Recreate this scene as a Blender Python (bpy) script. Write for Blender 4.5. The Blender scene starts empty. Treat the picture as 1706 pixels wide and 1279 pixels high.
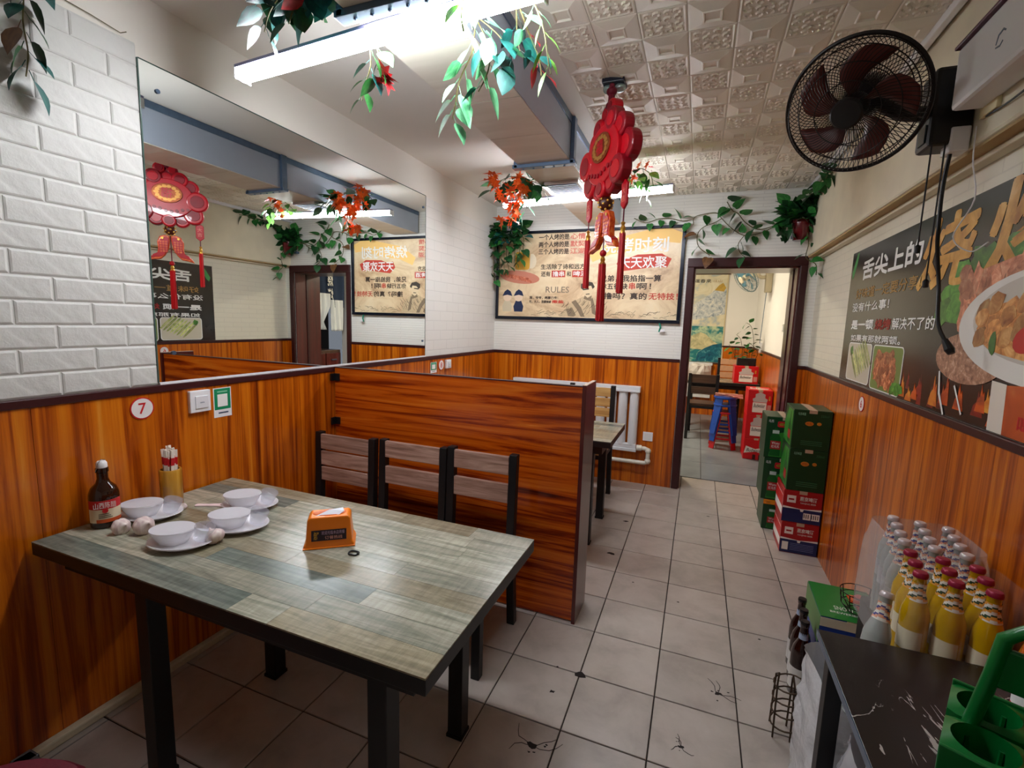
import bpy, math, random
from mathutils import Vector, Matrix, Euler
from mathutils import noise as mnoise
S = bpy.context.scene
COL = S.collection
rnd = random.Random(7)
PI = math.pi

# ------------------------------------------------------------------ camera, world, exposure
cam_d = bpy.data.cameras.new('camera')
cam = bpy.data.objects.new('camera', cam_d)
COL.objects.link(cam)
S.camera = cam
cam_d.sensor_fit = 'HORIZONTAL'
cam_d.sensor_width = 36.0
cam_d.lens = 788.36 / 1706.0 * 36.0
cam_d.clip_start = 0.02
YAW, PITCH, ROLL = -0.371415, -0.130786, 0.030674
fw = Vector((math.sin(YAW) * math.cos(PITCH), math.cos(YAW) * math.cos(PITCH), math.sin(PITCH)))
rt = Vector((math.cos(YAW), -math.sin(YAW), 0))
up = rt.cross(fw)
r2 = rt * math.cos(ROLL) + up * math.sin(ROLL)
u2 = -rt * math.sin(ROLL) + up * math.cos(ROLL)
cam.matrix_world = Matrix(((r2.x, u2.x, -fw.x, 0), (r2.y, u2.y, -fw.y, 0), (r2.z, u2.z, -fw.z, 1.45), (0, 0, 0, 1)))

w = bpy.data.worlds.new('world')
S.world = w
w.use_nodes = True
w.node_tree.nodes['Background'].inputs[0].default_value = (0.8, 0.85, 1.0, 1)
w.node_tree.nodes['Background'].inputs[1].default_value = 0.05
vs = S.view_settings
vs.view_transform = 'Standard'
vs.look = 'None'
vs.gamma = 1.0
vs.use_curve_mapping = False
vs.exposure = 2.28
LED = 17.0          # surface strength of the LED battens
S.cycles.max_bounces = 8
S.cycles.caustics_reflective = False
S.cycles.caustics_refractive = False

# ------------------------------------------------------------------ helpers
def lin(c):
    o = []
    for v in c:
        v = v / 255.0
        o.append(v / 12.92 if v <= 0.04045 else ((v + 0.055) / 1.055) ** 2.4)
    return (o[0], o[1], o[2], 1.0)

MATS = {}
def newmat(name):
    m = bpy.data.materials.new(name)
    m.use_nodes = True
    nt = m.node_tree
    return m, nt, nt.nodes['Principled BSDF']

def mat(name, rgb, rough=0.5, metal=0.0, spec=None, trans=0.0, alpha=1.0, coat=0.0, vary=0.0, bump=0.0, bscale=60.0, ior=1.45, emit=None, estr=0.0):
    """plain material with a touch of procedural variation"""
    if name in MATS:
        return MATS[name]
    m, nt, b = newmat(name)
    c = lin(rgb)
    b.inputs['Base Color'].default_value = c
    b.inputs['Roughness'].default_value = rough
    b.inputs['Metallic'].default_value = metal
    b.inputs['IOR'].default_value = ior
    if spec is not None: b.inputs['Specular IOR Level'].default_value = spec
    if trans: b.inputs['Transmission Weight'].default_value = trans
    if alpha < 1: b.inputs['Alpha'].default_value = alpha
    if coat: b.inputs['Coat Weight'].default_value = coat
    if emit is not None:
        b.inputs['Emission Color'].default_value = lin(emit)
        b.inputs['Emission Strength'].default_value = estr
    if vary or bump:
        tc = nt.nodes.new('ShaderNodeTexCoord')
        n = nt.nodes.new('ShaderNodeTexNoise')
        n.inputs['Scale'].default_value = bscale
        n.inputs['Detail'].default_value = 4
        nt.links.new(tc.outputs['Object'], n.inputs['Vector'])
        if vary:
            mx = nt.nodes.new('ShaderNodeMix'); mx.data_type = 'RGBA'
            mx.inputs[6].default_value = tuple(max(0, v * (1 - vary)) for v in c[:3]) + (1,)
            mx.inputs[7].default_value = tuple(min(1, v * (1 + vary)) for v in c[:3]) + (1,)
            nt.links.new(n.outputs['Fac'], mx.inputs[0])
            nt.links.new(mx.outputs[2], b.inputs['Base Color'])
        if bump:
            bp = nt.nodes.new('ShaderNodeBump')
            bp.inputs['Strength'].default_value = bump
            bp.inputs['Distance'].default_value = 0.004
            nt.links.new(n.outputs['Fac'], bp.inputs['Height'])
            nt.links.new(bp.outputs['Normal'], b.inputs['Normal'])
    MATS[name] = m
    return m

def ramp_mat(name, stops, scale=(10, 10, 1), nscale=1.0, detail=5, dist=0.6, rough=0.35, coat=0.0, rand=0.0, bump=0.0, nrough=0.6, bdist=0.002, spec=None, cross=None):
    """noise stretched by `scale` through a colour ramp: wood, laminate, parchment, meat ..."""
    if name in MATS:
        return MATS[name]
    m, nt, b = newmat(name)
    tc = nt.nodes.new('ShaderNodeTexCoord')
    mp = nt.nodes.new('ShaderNodeMapping')
    mp.inputs['Scale'].default_value = scale
    nt.links.new(tc.outputs['Object'], mp.inputs['Vector'])
    vec = mp.outputs['Vector']
    if rand:
        oi = nt.nodes.new('ShaderNodeObjectInfo')
        ml = nt.nodes.new('ShaderNodeMath'); ml.operation = 'MULTIPLY'; ml.inputs[1].default_value = 37.0
        nt.links.new(oi.outputs['Random'], ml.inputs[0])
        ad = nt.nodes.new('ShaderNodeVectorMath'); ad.operation = 'ADD'
        nt.links.new(vec, ad.inputs[0]); nt.links.new(ml.outputs[0], ad.inputs[1])
        vec = ad.outputs[0]
    n = nt.nodes.new('ShaderNodeTexNoise')
    n.inputs['Scale'].default_value = nscale
    n.inputs['Detail'].default_value = detail
    n.inputs['Roughness'].default_value = nrough
    n.inputs['Distortion'].default_value = dist
    nt.links.new(vec, n.inputs['Vector'])
    r = nt.nodes.new('ShaderNodeValToRGB')
    el = r.color_ramp.elements
    while len(el) < len(stops): el.new(0.5)
    for e, (p, c) in zip(el, stops):
        e.position = p; e.color = lin(c)
    nt.links.new(n.outputs['Fac'], r.inputs['Fac'])
    col = r.outputs['Color']
    if rand:
        hs = nt.nodes.new('ShaderNodeHueSaturation')
        mr = nt.nodes.new('ShaderNodeMapRange')
        mr.inputs['To Min'].default_value = 1 - rand; mr.inputs['To Max'].default_value = 1 + rand
        nt.links.new(oi.outputs['Random'], mr.inputs['Value'])
        nt.links.new(mr.outputs[0], hs.inputs['Value'])
        nt.links.new(col, hs.inputs['Color'])
        col = hs.outputs['Color']
    if cross:
        mp2 = nt.nodes.new('ShaderNodeMapping'); mp2.inputs['Scale'].default_value = cross
        nt.links.new(tc.outputs['Object'], mp2.inputs['Vector'])
        n2 = nt.nodes.new('ShaderNodeTexNoise'); n2.inputs['Scale'].default_value = 1.0; n2.inputs['Detail'].default_value = 5; n2.inputs['Roughness'].default_value = .75
        nt.links.new(mp2.outputs[0], n2.inputs['Vector'])
        r2_ = nt.nodes.new('ShaderNodeMapRange'); r2_.inputs['From Min'].default_value = .35; r2_.inputs['From Max'].default_value = .62; r2_.inputs['To Min'].default_value = .80; r2_.inputs['To Max'].default_value = 1.08
        nt.links.new(n2.outputs['Fac'], r2_.inputs['Value'])
        m3 = nt.nodes.new('ShaderNodeMix'); m3.data_type = 'RGBA'; m3.blend_type = 'MULTIPLY'; m3.inputs[0].default_value = 1.0
        nt.links.new(col, m3.inputs[6]); nt.links.new(r2_.outputs[0], m3.inputs[7]); col = m3.outputs[2]
    nt.links.new(col, b.inputs['Base Color'])
    b.inputs['Roughness'].default_value = rough
    if coat: b.inputs['Coat Weight'].default_value = coat; b.inputs['Coat Roughness'].default_value = 0.12
    if spec is not None: b.inputs['Specular IOR Level'].default_value = spec
    if bump:
        bp = nt.nodes.new('ShaderNodeBump'); bp.inputs['Strength'].default_value = bump; bp.inputs['Distance'].default_value = bdist
        nt.links.new(n.outputs['Fac'], bp.inputs['Height']); nt.links.new(bp.outputs['Normal'], b.inputs['Normal'])
    MATS[name] = m
    return m

def xf(M, p):
    return M @ Vector(p) if M is not None else Vector(p)

class MB:
    def __init__(s): s.v = []; s.f = []; s.mi = []
    def add(s, vs_, fs, mi=0, M=None):
        o = len(s.v)
        s.v += [tuple(xf(M, p)) for p in vs_]
        s.f += [tuple(i + o for i in f) for f in fs]
        s.mi += [mi] * len(fs)
        return s
    def box(s, x0, x1, y0, y1, z0, z1, mi=0, M=None):
        vs_ = [(x0, y0, z0), (x1, y0, z0), (x1, y1, z0), (x0, y1, z0), (x0, y0, z1), (x1, y0, z1), (x1, y1, z1), (x0, y1, z1)]
        return s.add(vs_, [(0, 3, 2, 1), (4, 5, 6, 7), (0, 1, 5, 4), (1, 2, 6, 5), (2, 3, 7, 6), (3, 0, 4, 7)], mi, M)
    def cbox(s, c, d, mi=0, M=None):
        return s.box(c[0] - d[0] / 2, c[0] + d[0] / 2, c[1] - d[1] / 2, c[1] + d[1] / 2, c[2] - d[2] / 2, c[2] + d[2] / 2, mi, M)
    def tube(s, path, r, seg=8, closed=False, cap=True, mi=0, M=None):
        P = [Vector(p) for p in path]; n = len(P)
        rs = r if isinstance(r, (list, tuple)) else [r] * n
        rings = []; prev = None
        for i in range(n):
            if closed: t = (P[(i + 1) % n] - P[i - 1])
            else: t = P[min(i + 1, n - 1)] - P[max(i - 1, 0)]
            if t.length < 1e-9: t = Vector((0, 0, 1))
            t.normalize()
            if prev is None:
                a = Vector((0, 0, 1)) if abs(t.z) < 0.9 else Vector((1, 0, 0))
                prev = (a - t * a.dot(t)).normalized()
            else:
                q = prev - t * prev.dot(t)
                prev = q.normalized() if q.length > 1e-6 else prev
            b = t.cross(prev)
            rings.append([P[i] + (prev * math.cos(2 * PI * k / seg) + b * math.sin(2 * PI * k / seg)) * rs[i] for k in range(seg)])
        vs_ = [p for rg in rings for p in rg]
        fs = []
        m = n if closed else n - 1
        for i in range(m):
            j = (i + 1) % n
            for k in range(seg):
                k2 = (k + 1) % seg
                fs.append((i * seg + k, i * seg + k2, j * seg + k2, j * seg + k))
        if cap and not closed:
            fs.append(tuple(range(seg - 1, -1, -1))); fs.append(tuple((n - 1) * seg + k for k in range(seg)))
        return s.add(vs_, fs, mi, M)
    def lathe(s, prof, c=(0, 0, 0), seg=20, mi=0, M=None, sx=1.0, sy=1.0):
        vs_ = []; fs = []; n = len(prof)
        for r, z in prof:
            for k in range(seg):
                a = 2 * PI * k / seg
                vs_.append((c[0] + max(r, 1e-5) * math.cos(a) * sx, c[1] + max(r, 1e-5) * math.sin(a) * sy, c[2] + z))
        for i in range(n - 1):
            for k in range(seg):
                k2 = (k + 1) % seg
                fs.append((i * seg + k, i * seg + k2, (i + 1) * seg + k2, (i + 1) * seg + k))
        fs.append(tuple(range(seg - 1, -1, -1))); fs.append(tuple((n - 1) * seg + k for k in range(seg)))
        return s.add(vs_, fs, mi, M)
    def prism(s, pts, d0, d1, mi=0, M=None):
        """polygon in local xy extruded d0..d1 along local z"""
        n = len(pts)
        vs_ = [(p[0], p[1], d0) for p in pts] + [(p[0], p[1], d1) for p in pts]
        fs = [tuple(range(n - 1, -1, -1)), tuple(range(n, 2 * n))]
        for k in range(n):
            k2 = (k + 1) % n
            fs.append((k, k2, n + k2, n + k))
        return s.add(vs_, fs, mi, M)
    def sphere(s, c, r, seg=12, rings=8, mi=0, M=None, sc=(1, 1, 1)):
        prof = [(r * math.sin(PI * i / rings), -r * math.cos(PI * i / rings)) for i in range(rings + 1)]
        T = Matrix.Translation(c) @ Matrix.Diagonal((sc[0], sc[1], sc[2], 1))
        return s.lathe(prof, (0, 0, 0), seg, mi, (M @ T) if M is not None else T)
    def mesh(s, name):
        me = bpy.data.meshes.new(name)
        me.from_pydata(s.v, [], s.f)
        me.polygons.foreach_set('material_index', s.mi)
        me.update()
        return me
    def build(s, name, mats, parent=None, smooth=False, bevel=0.0, loc=None, seg=2):
        me = s.mesh(name)
        for m in (mats if isinstance(mats, (list, tuple)) else [mats]): me.materials.append(m)
        if smooth:
            me.polygons.foreach_set('use_smooth', [True] * len(me.polygons))
            me.set_sharp_from_angle(angle=math.radians(40))
        o = bpy.data.objects.new(name, me)
        COL.objects.link(o)
        if parent is not None: o.parent = parent
        if loc is not None: o.location = loc
        if bevel:
            bv = o.modifiers.new('bevel', 'BEVEL'); bv.width = bevel; bv.segments = seg; bv.limit_method = 'ANGLE'
            bv.harden_normals = False
        return o

def tag(o, label=None, cat=None, group=None, kind=None):
    if label: o['label'] = label
    if cat: o['category'] = cat
    if group: o['group'] = group
    if kind: o['kind'] = kind
    return o

def thing(name, label, cat, loc=(0, 0, 0), rz=0.0, group=None):
    o = bpy.data.objects.new(name, None)
    o.empty_display_size = 0.05
    COL.objects.link(o)
    o.location = loc
    o.rotation_euler = (0, 0, rz)
    return tag(o, label, cat, group)

def inst(src, parent, loc=(0, 0, 0), rot=None, sc=None, name=None, M=None):
    """copy of a part sharing its mesh"""
    o = src.copy()
    COL.objects.link(o)
    o.parent = parent
    if M is not None:
        o.matrix_local = M
    else:
        o.location = loc
        if rot is not None: o.rotation_euler = rot
        if sc is not None: o.scale = sc if isinstance(sc, (tuple, list)) else (sc, sc, sc)
    return o

def copy_tree(o, parent=None):
    c = o.copy()
    COL.objects.link(c)
    if parent is not None: c.parent = parent
    for ch in list(o.children): copy_tree(ch, c)
    return c

def struct(o):
    o['kind'] = 'structure'
    return o

class Fr:
    """a printed / mounted plane: origin, u (reading direction), v (up); normal = u x v"""
    def __init__(s, o, u, v=(0, 0, 1)):
        s.o = Vector(o); s.u = Vector(u).normalized(); s.v = Vector(v).normalized(); s.n = s.u.cross(s.v)
        s.M = Matrix(((s.u.x, s.v.x, s.n.x, s.o.x), (s.u.y, s.v.y, s.n.y, s.o.y), (s.u.z, s.v.z, s.n.z, s.o.z), (0, 0, 0, 1)))
    def poly(s, name, pts, m, parent, d0=0.0, d1=0.001):
        return MB().prism(pts, d0, d1, 0, s.M).build(name, m, parent)
    def polys(s, name, lst, m, parent, d0=0.0, d1=0.001):
        for i, pts in enumerate(lst): o = MB().prism(pts, d0 + .000006 * i, d1 + .000006 * i, 0, s.M).build(name, m, parent)
        return o
    def rect(s, name, u0, u1, v0, v1, m, parent, d0=0.0, d1=0.001, bevel=0.0):
        o = MB().prism([(u0, v0), (u1, v0), (u1, v1), (u0, v1)], d0, d1, 0, s.M).build(name, m, parent, bevel=bevel)
        return o
    def text(s, body, u0, u1, v0, v1, m, parent, d=0.0012, bold=0.0, shear=0.0, name='lettering', res=2, fat=0.0):
        cu = bpy.data.curves.new('lettering', 'FONT')
        cu.body = body; cu.size = 1.0; cu.resolution_u = res; cu.offset = bold; cu.shear = shear
        cu.fill_mode = 'FRONT'
        t = bpy.data.objects.new('lettering_curve', cu)
        COL.objects.link(t)
        dg = bpy.context.evaluated_depsgraph_get()
        me = bpy.data.meshes.new_from_object(t.evaluated_get(dg))
        bpy.data.objects.remove(t); bpy.data.curves.remove(cu)
        if len(me.vertices) == 0: return None
        xs = [v.co.x for v in me.vertices]; ys = [v.co.y for v in me.vertices]
        x0, x1, y0, y1 = min(xs), max(xs), min(ys), max(ys)
        for v in me.vertices:
            a = u0 + (v.co.x - x0) / max(x1 - x0, 1e-6) * (u1 - u0)
            b = v0 + (v.co.y - y0) / max(y1 - y0, 1e-6) * (v1 - v0)
            v.co = s.M @ Vector((a, b, d))
        if fat:
            base = [v.co.copy() for v in me.vertices]; tri = [tuple(p.vertices) for p in me.polygons]
            allv = []; allf = []
            for k in range(9):
                a_ = 2 * PI * k / 8; q = fat if k < 8 else 0
                off = s.u * (q * math.cos(a_)) + s.v * (q * math.sin(a_)) + s.n * (.00003 * k)
                b0 = len(allv); allv += [c + off for c in base]; allf += [tuple(i + b0 for i in f) for f in tri]
            bpy.data.meshes.remove(me)
            me = bpy.data.meshes.new(name); me.from_pydata(allv, [], allf); me.update()
        me.materials.clear(); me.materials.append(m)
        me.name = name
        o = bpy.data.objects.new(name, me)
        COL.objects.link(o)
        o.parent = parent
        return o

def ell(cx, cy, a, b, n=20, rot=0.0, a0=0.0, a1=2 * PI):
    out = []
    full = abs(a1 - a0 - 2 * PI) < 1e-6
    for k in range(n if full else n + 1):
        t = a0 + (a1 - a0) * k / n
        x, y = a * math.cos(t), b * math.sin(t)
        out.append((cx + x * math.cos(rot) - y * math.sin(rot), cy + x * math.sin(rot) + y * math.cos(rot)))
    return out

def blob(cx, cy, a, b, n=12, j=0.25, rot=0.0, r=None):
    r = r or rnd
    out = []
    for k in range(n):
        t = 2 * PI * k / n; q = 1 + r.uniform(-j, j)
        x, y = a * q * math.cos(t), b * q * math.sin(t)
        out.append((cx + x * math.cos(rot) - y * math.sin(rot), cy + x * math.sin(rot) + y * math.cos(rot)))
    return out

def rrect(u0, u1, v0, v1, r, n=4):
    out = []
    for cx, cy, a in ((u1 - r, v1 - r, 0), (u0 + r, v1 - r, 90), (u0 + r, v0 + r, 180), (u1 - r, v0 + r, 270)):
        for k in range(n + 1):
            t = math.radians(a + 90 * k / n)
            out.append((cx + r * math.cos(t), cy + r * math.sin(t)))
    return out

def stroke(pts, w):
    """a brush stroke polygon along a 2-d polyline"""
    L = []; R = []
    for i, p in enumerate(pts):
        a = pts[max(i - 1, 0)]; b = pts[min(i + 1, len(pts) - 1)]
        dx, dy = b[0] - a[0], b[1] - a[1]; l = math.hypot(dx, dy) or 1
        ww = w * (0.35 + 0.65 * math.sin(PI * (i + 0.6) / (len(pts) + 0.2)))
        L.append((p[0] - dy / l * ww, p[1] + dx / l * ww)); R.append((p[0] + dy / l * ww, p[1] - dx / l * ww))
    return L + R[::-1]
# ------------------------------------------------------------------ dimensions
XL, XR, YF, YB, ZC = -1.925, 0.83, 4.40, -1.6, 2.55
RAIL = 1.168
# ------------------------------------------------------------------ setting materials
def wall_mat(name, rgb, bw, bh, strength=0.35, rough=0.6, dirt=0.0):
    m, nt, b = newmat(name)
    tc = nt.nodes.new('ShaderNodeTexCoord')
    sp = nt.nodes.new('ShaderNodeSeparateXYZ')
    nt.links.new(tc.outputs['Object'], sp.inputs[0])
    ad = nt.nodes.new('ShaderNodeMath'); ad.operation = 'ADD'
    nt.links.new(sp.outputs['X'], ad.inputs[0]); nt.links.new(sp.outputs['Y'], ad.inputs[1])
    cb = nt.nodes.new('ShaderNodeCombineXYZ')
    nt.links.new(ad.outputs[0], cb.inputs['X']); nt.links.new(sp.outputs['Z'], cb.inputs['Y'])
    br = nt.nodes.new('ShaderNodeTexBrick')
    br.inputs['Scale'].default_value = 1.0
    br.inputs['Brick Width'].default_value = bw
    br.inputs['Row Height'].default_value = bh
    br.inputs['Mortar Size'].default_value = 0.004
    br.inputs['Mortar Smooth'].default_value = 0.6
    br.inputs['Color1'].default_value = (1, 1, 1, 1); br.inputs['Color2'].default_value = (0.97, 0.97, 0.97, 1); br.inputs['Mortar'].default_value = (0.78, 0.78, 0.78, 1)
    nt.links.new(cb.outputs[0], br.inputs['Vector'])
    mx = nt.nodes.new('ShaderNodeMix'); mx.data_type = 'RGBA'; mx.blend_type = 'MULTIPLY'; mx.inputs[0].default_value = 0.5
    mx.inputs[6].default_value = lin(rgb)
    nt.links.new(br.outputs['Color'], mx.inputs[7])
    n = nt.nodes.new('ShaderNodeTexNoise'); n.inputs['Scale'].default_value = 3.0; n.inputs['Detail'].default_value = 6
    nt.links.new(tc.outputs['Object'], n.inputs['Vector'])
    mr = nt.nodes.new('ShaderNodeMapRange'); mr.inputs['From Min'].default_value = 0.3; mr.inputs['From Max'].default_value = 0.7
    mr.inputs['To Min'].default_value = 1.0 - dirt; mr.inputs['To Max'].default_value = 1.0
    nt.links.new(n.outputs['Fac'], mr.inputs['Value'])
    m2 = nt.nodes.new('ShaderNodeMix'); m2.data_type = 'RGBA'; m2.blend_type = 'MULTIPLY'; m2.inputs[0].default_value = 1.0
    nt.links.new(mx.outputs[2], m2.inputs[6]); nt.links.new(mr.outputs[0], m2.inputs[7])
    nt.links.new(m2.outputs[2], b.inputs['Base Color'])
    b.inputs['Roughness'].default_value = rough
    bp = nt.nodes.new('ShaderNodeBump'); bp.inputs['Strength'].default_value = strength; bp.inputs['Distance'].default_value = 0.003
    nt.links.new(br.outputs['Fac'], bp.inputs['Height']); bp.invert = True
    nt.links.new(bp.outputs['Normal'], b.inputs['Normal'])
    MATS[name] = m
    return m

m_wall_l = wall_mat('white brick foam wall', (228, 226, 220), 0.2, 0.0757, 0.3)
m_wall_f = wall_mat('white fine ribbed wall', (238, 236, 228), 0.6, 0.025, 0.25)
m_wall_r = wall_mat('cream brick wall', (232, 226, 206), 0.2, 0.05, 0.18, dirt=0.05)
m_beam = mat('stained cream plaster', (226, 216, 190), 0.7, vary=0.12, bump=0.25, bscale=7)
m_beam_un = mat('brown shaded plaster', (186, 158, 112), 0.8, vary=0.2, bscale=9)  # shade under the beam, painted into the plaster as brown
m_paint = mat('off white paint', (232, 227, 217), 0.7, vary=0.03, bscale=5)
m_innerw = mat('inner room cream paint', (244, 242, 236), 0.6, vary=0.03, bscale=4)
m_brick = mat('white foam brick', (208, 207, 202), 0.55, bump=1.0, bscale=24)
m_rail = mat('dark maroon rail', (58, 22, 24), 0.35, vary=0.15, bscale=30)
m_door = ramp_mat('maroon door wood', [(0.2, (52, 14, 14)), (0.55, (86, 26, 24)), (0.85, (112, 40, 34))], (14, 14, 0.8), 1.5, rough=0.3, coat=0.3)
WOOD = [(0.28, (92, 26, 2)), (0.42, (156, 66, 3)), (0.54, (202, 104, 10)), (0.66, (214, 124, 24)), (0.82, (230, 158, 66))]
m_wain = ramp_mat('orange wood grain upright', WOOD, (12, 12, 0.30), 2.0, 6, 0.9, rough=0.28, coat=0.25, nrough=0.62)
m_part = ramp_mat('orange wood grain lengthwise', [(0.30, (70, 14, 2)), (0.42, (140, 44, 3)), (0.53, (196, 86, 10)), (0.66, (212, 110, 24)), (0.82, (230, 150, 66))], (0.5, 9, 13), 2.0, 6, 1.0, rough=0.25, coat=0.3, nrough=0.6)
m_grout = mat('dark grout', (44, 38, 34), 0.9, vary=0.2)
m_tile = ramp_mat('beige floor tile', [(0.25, (156, 146, 137)), (0.5, (178, 168, 159)), (0.8, (192, 183, 175))], (3, 3, 3), 2.0, 7, 0.3, rough=0.33, rand=0.06, bump=0.05)
m_tile_in = ramp_mat('grey blue floor tile', [(0.25, (104, 112, 118)), (0.55, (128, 136, 142)), (0.8, (144, 152, 156))], (2, 2, 2), 1.5, 5, 0.3, rough=0.3, rand=0.05)
m_ceil = mat('cream ceiling', (234, 229, 220), 0.55, vary=0.03, bscale=4)
m_panel = mat('embossed cream ceiling panel', (234, 227, 212), 0.46, vary=0.04, bscale=6)
m_curl = mat('embossed curl relief', (234, 226, 210), 0.34)
m_duct = mat('grey blue duct sheet', (170, 180, 196), 0.32, metal=0.25, vary=0.05, bscale=6)
m_duct_un = ramp_mat('cream duct underside', [(0.3, (214, 206, 192)), (0.7, (228, 222, 210))], (1, 8, 1), 2, 3, 0.2, rough=0.4)
m_steel = mat('blue grey steel angle', (92, 112, 136), 0.3, metal=0.6, vary=0.2, bscale=25)
m_white = mat('white plastic', (236, 236, 238), 0.35)
m_black = mat('matt black steel', (16, 17, 19), 0.45)
m_redtxt = mat('red print', (196, 30, 34), 0.5)
m_whitetxt = mat('white print', (240, 240, 236), 0.5)
m_blacktxt = mat('black print', (30, 28, 28), 0.5)
m_gold = mat('gold foil', (224, 170, 70), 0.3, metal=0.7, vary=0.25, bscale=60)

# ------------------------------------------------------------------ floor
fl = struct(MB().box(XL - .1, 1.0, YB - .1, YF + .40, -.06, -.006).build('floor', m_grout))
TX0, TY0, TS = 0.2436, 3.589, 0.2985
def tile_mesh(dx, dy):
    g = .0024
    mb = MB()
    a, b_ = dx / 2 - g, dy / 2 - g; c, d = a - .0016, b_ - .0016
    vs_ = [(-a, -b_, -.007), (a, -b_, -.007), (a, b_, -.007), (-a, b_, -.007), (-a, -b_, -.0016), (a, -b_, -.0016), (a, b_, -.0016), (-a, b_, -.0016), (-c, -d, 0), (c, -d, 0), (c, d, 0), (-c, d, 0)]
    fs = [(8, 9, 10, 11)]
    for k in range(4):
        j = (k + 1) % 4
        fs += [(k, j, 4 + j, 4 + k), (4 + k, 4 + j, 8 + j, 8 + k)]
    return mb.add(vs_, fs)
tile_cache = {}
for i in range(-8, 3):
    x0 = max(TX0 + i * .3, XL); x1 = min(TX0 + (i + 1) * .3, XR)
    if x1 - x0 < .02: continue
    for j in range(-14, 5):
        y0 = TY0 + j * TS; y1 = y0 + TS
        if y0 > YF + .38: continue
        if y1 > YF and (x1 < -.1): y1 = min(y1, YF)
        y1 = min(y1, YF + .40)
        if y1 - y0 < .02: continue
        key = (round(x1 - x0, 3), round(y1 - y0, 3))
        loc = ((x0 + x1) / 2, (y0 + y1) / 2, 0)
        if key not in tile_cache: tile_cache[key] = tile_mesh(*key).build('tile', m_tile, fl, loc=loc)
        else: inst(tile_cache[key], fl, loc)
# chips and cracks on the worn tiles
m_dirt = mat('tile chip dirt', (34, 28, 26), .9)
def crack(cx, cy, s, seed):
    mbk = MB(); r = random.Random(seed)
    for k in range(4):
        a = r.uniform(0, 2 * PI); p = [(cx, cy)]
        for q in range(4):
            a += r.uniform(-.7, .7)
            p.append((p[-1][0] + math.cos(a) * s * r.uniform(.15, .35), p[-1][1] + math.sin(a) * s * r.uniform(.15, .35)))
        mbk.prism(stroke(p, .0013), .0001, .0005)
    mbk.prism(blob(cx, cy, s * .16, s * .10, 9, .5, r=r), .0001, .0006)
    for k in range(4): mbk.prism(blob(cx + r.uniform(-s, s) * .5, cy + r.uniform(-s, s) * .5, s * .05, s * .03, 7, .5, r=r), .0001, .0006)
    mbk.build('crack', m_dirt, fl)['kind'] = 'stuff'
crack(.177, 1.915, .085, 1); crack(-.43, 1.40, .10, 2); crack(.05, 1.60, .05, 3)
for cx, cy, s, sd in ((-.354, 1.798, .045, 4), (-.418, 2.908, .034, 5), (-.406, 3.462, .03, 6), (.004, 2.52, .013, 7), (-.436, 1.66, .018, 8), (-.243, 2.62, .01, 9), (.173, 3.836, .016, 10), (.373, 2.358, .010, 11), (-.455, 1.80, .010, 12)):
    MB().prism(blob(cx, cy, s * .6, s * .35, 9, .45, r=random.Random(sd)), .0001, .0009).build('dirt_spot', m_dirt, fl)

# ------------------------------------------------------------------ walls
wl = struct(MB().box(XL - .12, XL, YB, YF + .4, 0, ZC + .1).build('wall_left', m_paint))
MB().box(XL, XL + .001, 3.095, YF, RAIL, 2.33).build('foam_sheet', m_wall_l, wl)
MB().box(XL, XL + .0012, -.2, 1.182, RAIL, 2.38).build('foam_sheet', m_brick, wl)
# wainscot boards with thin joints
def wainscot(wall, axis, c, a0, a1, sgn, step=1.22, top=1.14):
    n = max(1, round((a1 - a0) / step)); d = (a1 - a0) / n
    for k in range(n):
        p, q = a0 + k * d + .0006, a0 + (k + 1) * d - .0006
        mb = MB()
        lo, hi = (c, c + .012 * sgn) if sgn > 0 else (c - .012, c)
        if axis == 'x': mb.box(lo, hi, p, q, 0.0, top)
        else: mb.box(p, q, lo, hi, 0.0, top)
        mb.build('wainscot_panel', m_wain, wall)
    mb = MB()
    lo, hi = (c, c + .018 * sgn) if sgn > 0 else (c - .018, c)
    if axis == 'x': mb.box(lo, hi, a0, a1, top, RAIL)
    else: mb.box(a0, a1, lo, hi, top, RAIL)
    mb.build('chair_rail', m_rail, wall, bevel=.003)
wainscot(wl, 'x', XL, YB, YF, 1)
# individual foam bricks left of the mirror
bh, bl = .0757, .2
def brick_mesh(w_):
    mb = MB(); a, h, t = w_ / 2 - .0012, bh / 2 - .0012, .0052
    c, e = a - .007, h - .007
    vs_ = [(0, -a, -h), (0, a, -h), (0, a, h), (0, -a, h), (t * .6, -a + .002, -h + .002), (t * .6, a - .002, -h + .002), (t * .6, a - .002, h - .002), (t * .6, -a + .002, h - .002), (t, -c, -e), (t, c, -e), (t, c, e), (t, -c, e)]
    fs = [(8, 9, 10, 11)]
    for k in range(4):
        j = (k + 1) % 4
        fs += [(k, j, 4 + j, 4 + k), (4 + k, 4 + j, 8 + j, 8 + k)]
    return mb.add(vs_, fs)
bc = {}
for r in range(16):
    z = 1.168 + (r + .5) * bh
    off = .989 if r % 2 == 1 else .889
    y = off - 6 * bl
    while y < 1.187:
        y0, y1 = max(y, -.2), min(y + bl, 1.185); y += bl
        if y1 - y0 < .03: continue
        key = round(y1 - y0, 3); loc = (XL, (y0 + y1) / 2, z)
        if key not in bc: bc[key] = brick_mesh(key).build('brick', m_brick, wl, loc=loc)
        else: inst(bc[key], wl, loc)
struct(MB().box(XL + .012, XL + .045, YB, 2.10, 0, .03).build('baseboard_left', mat('cream floor strip', (206, 196, 168), .5, vary=.15), bevel=.006))

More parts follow.
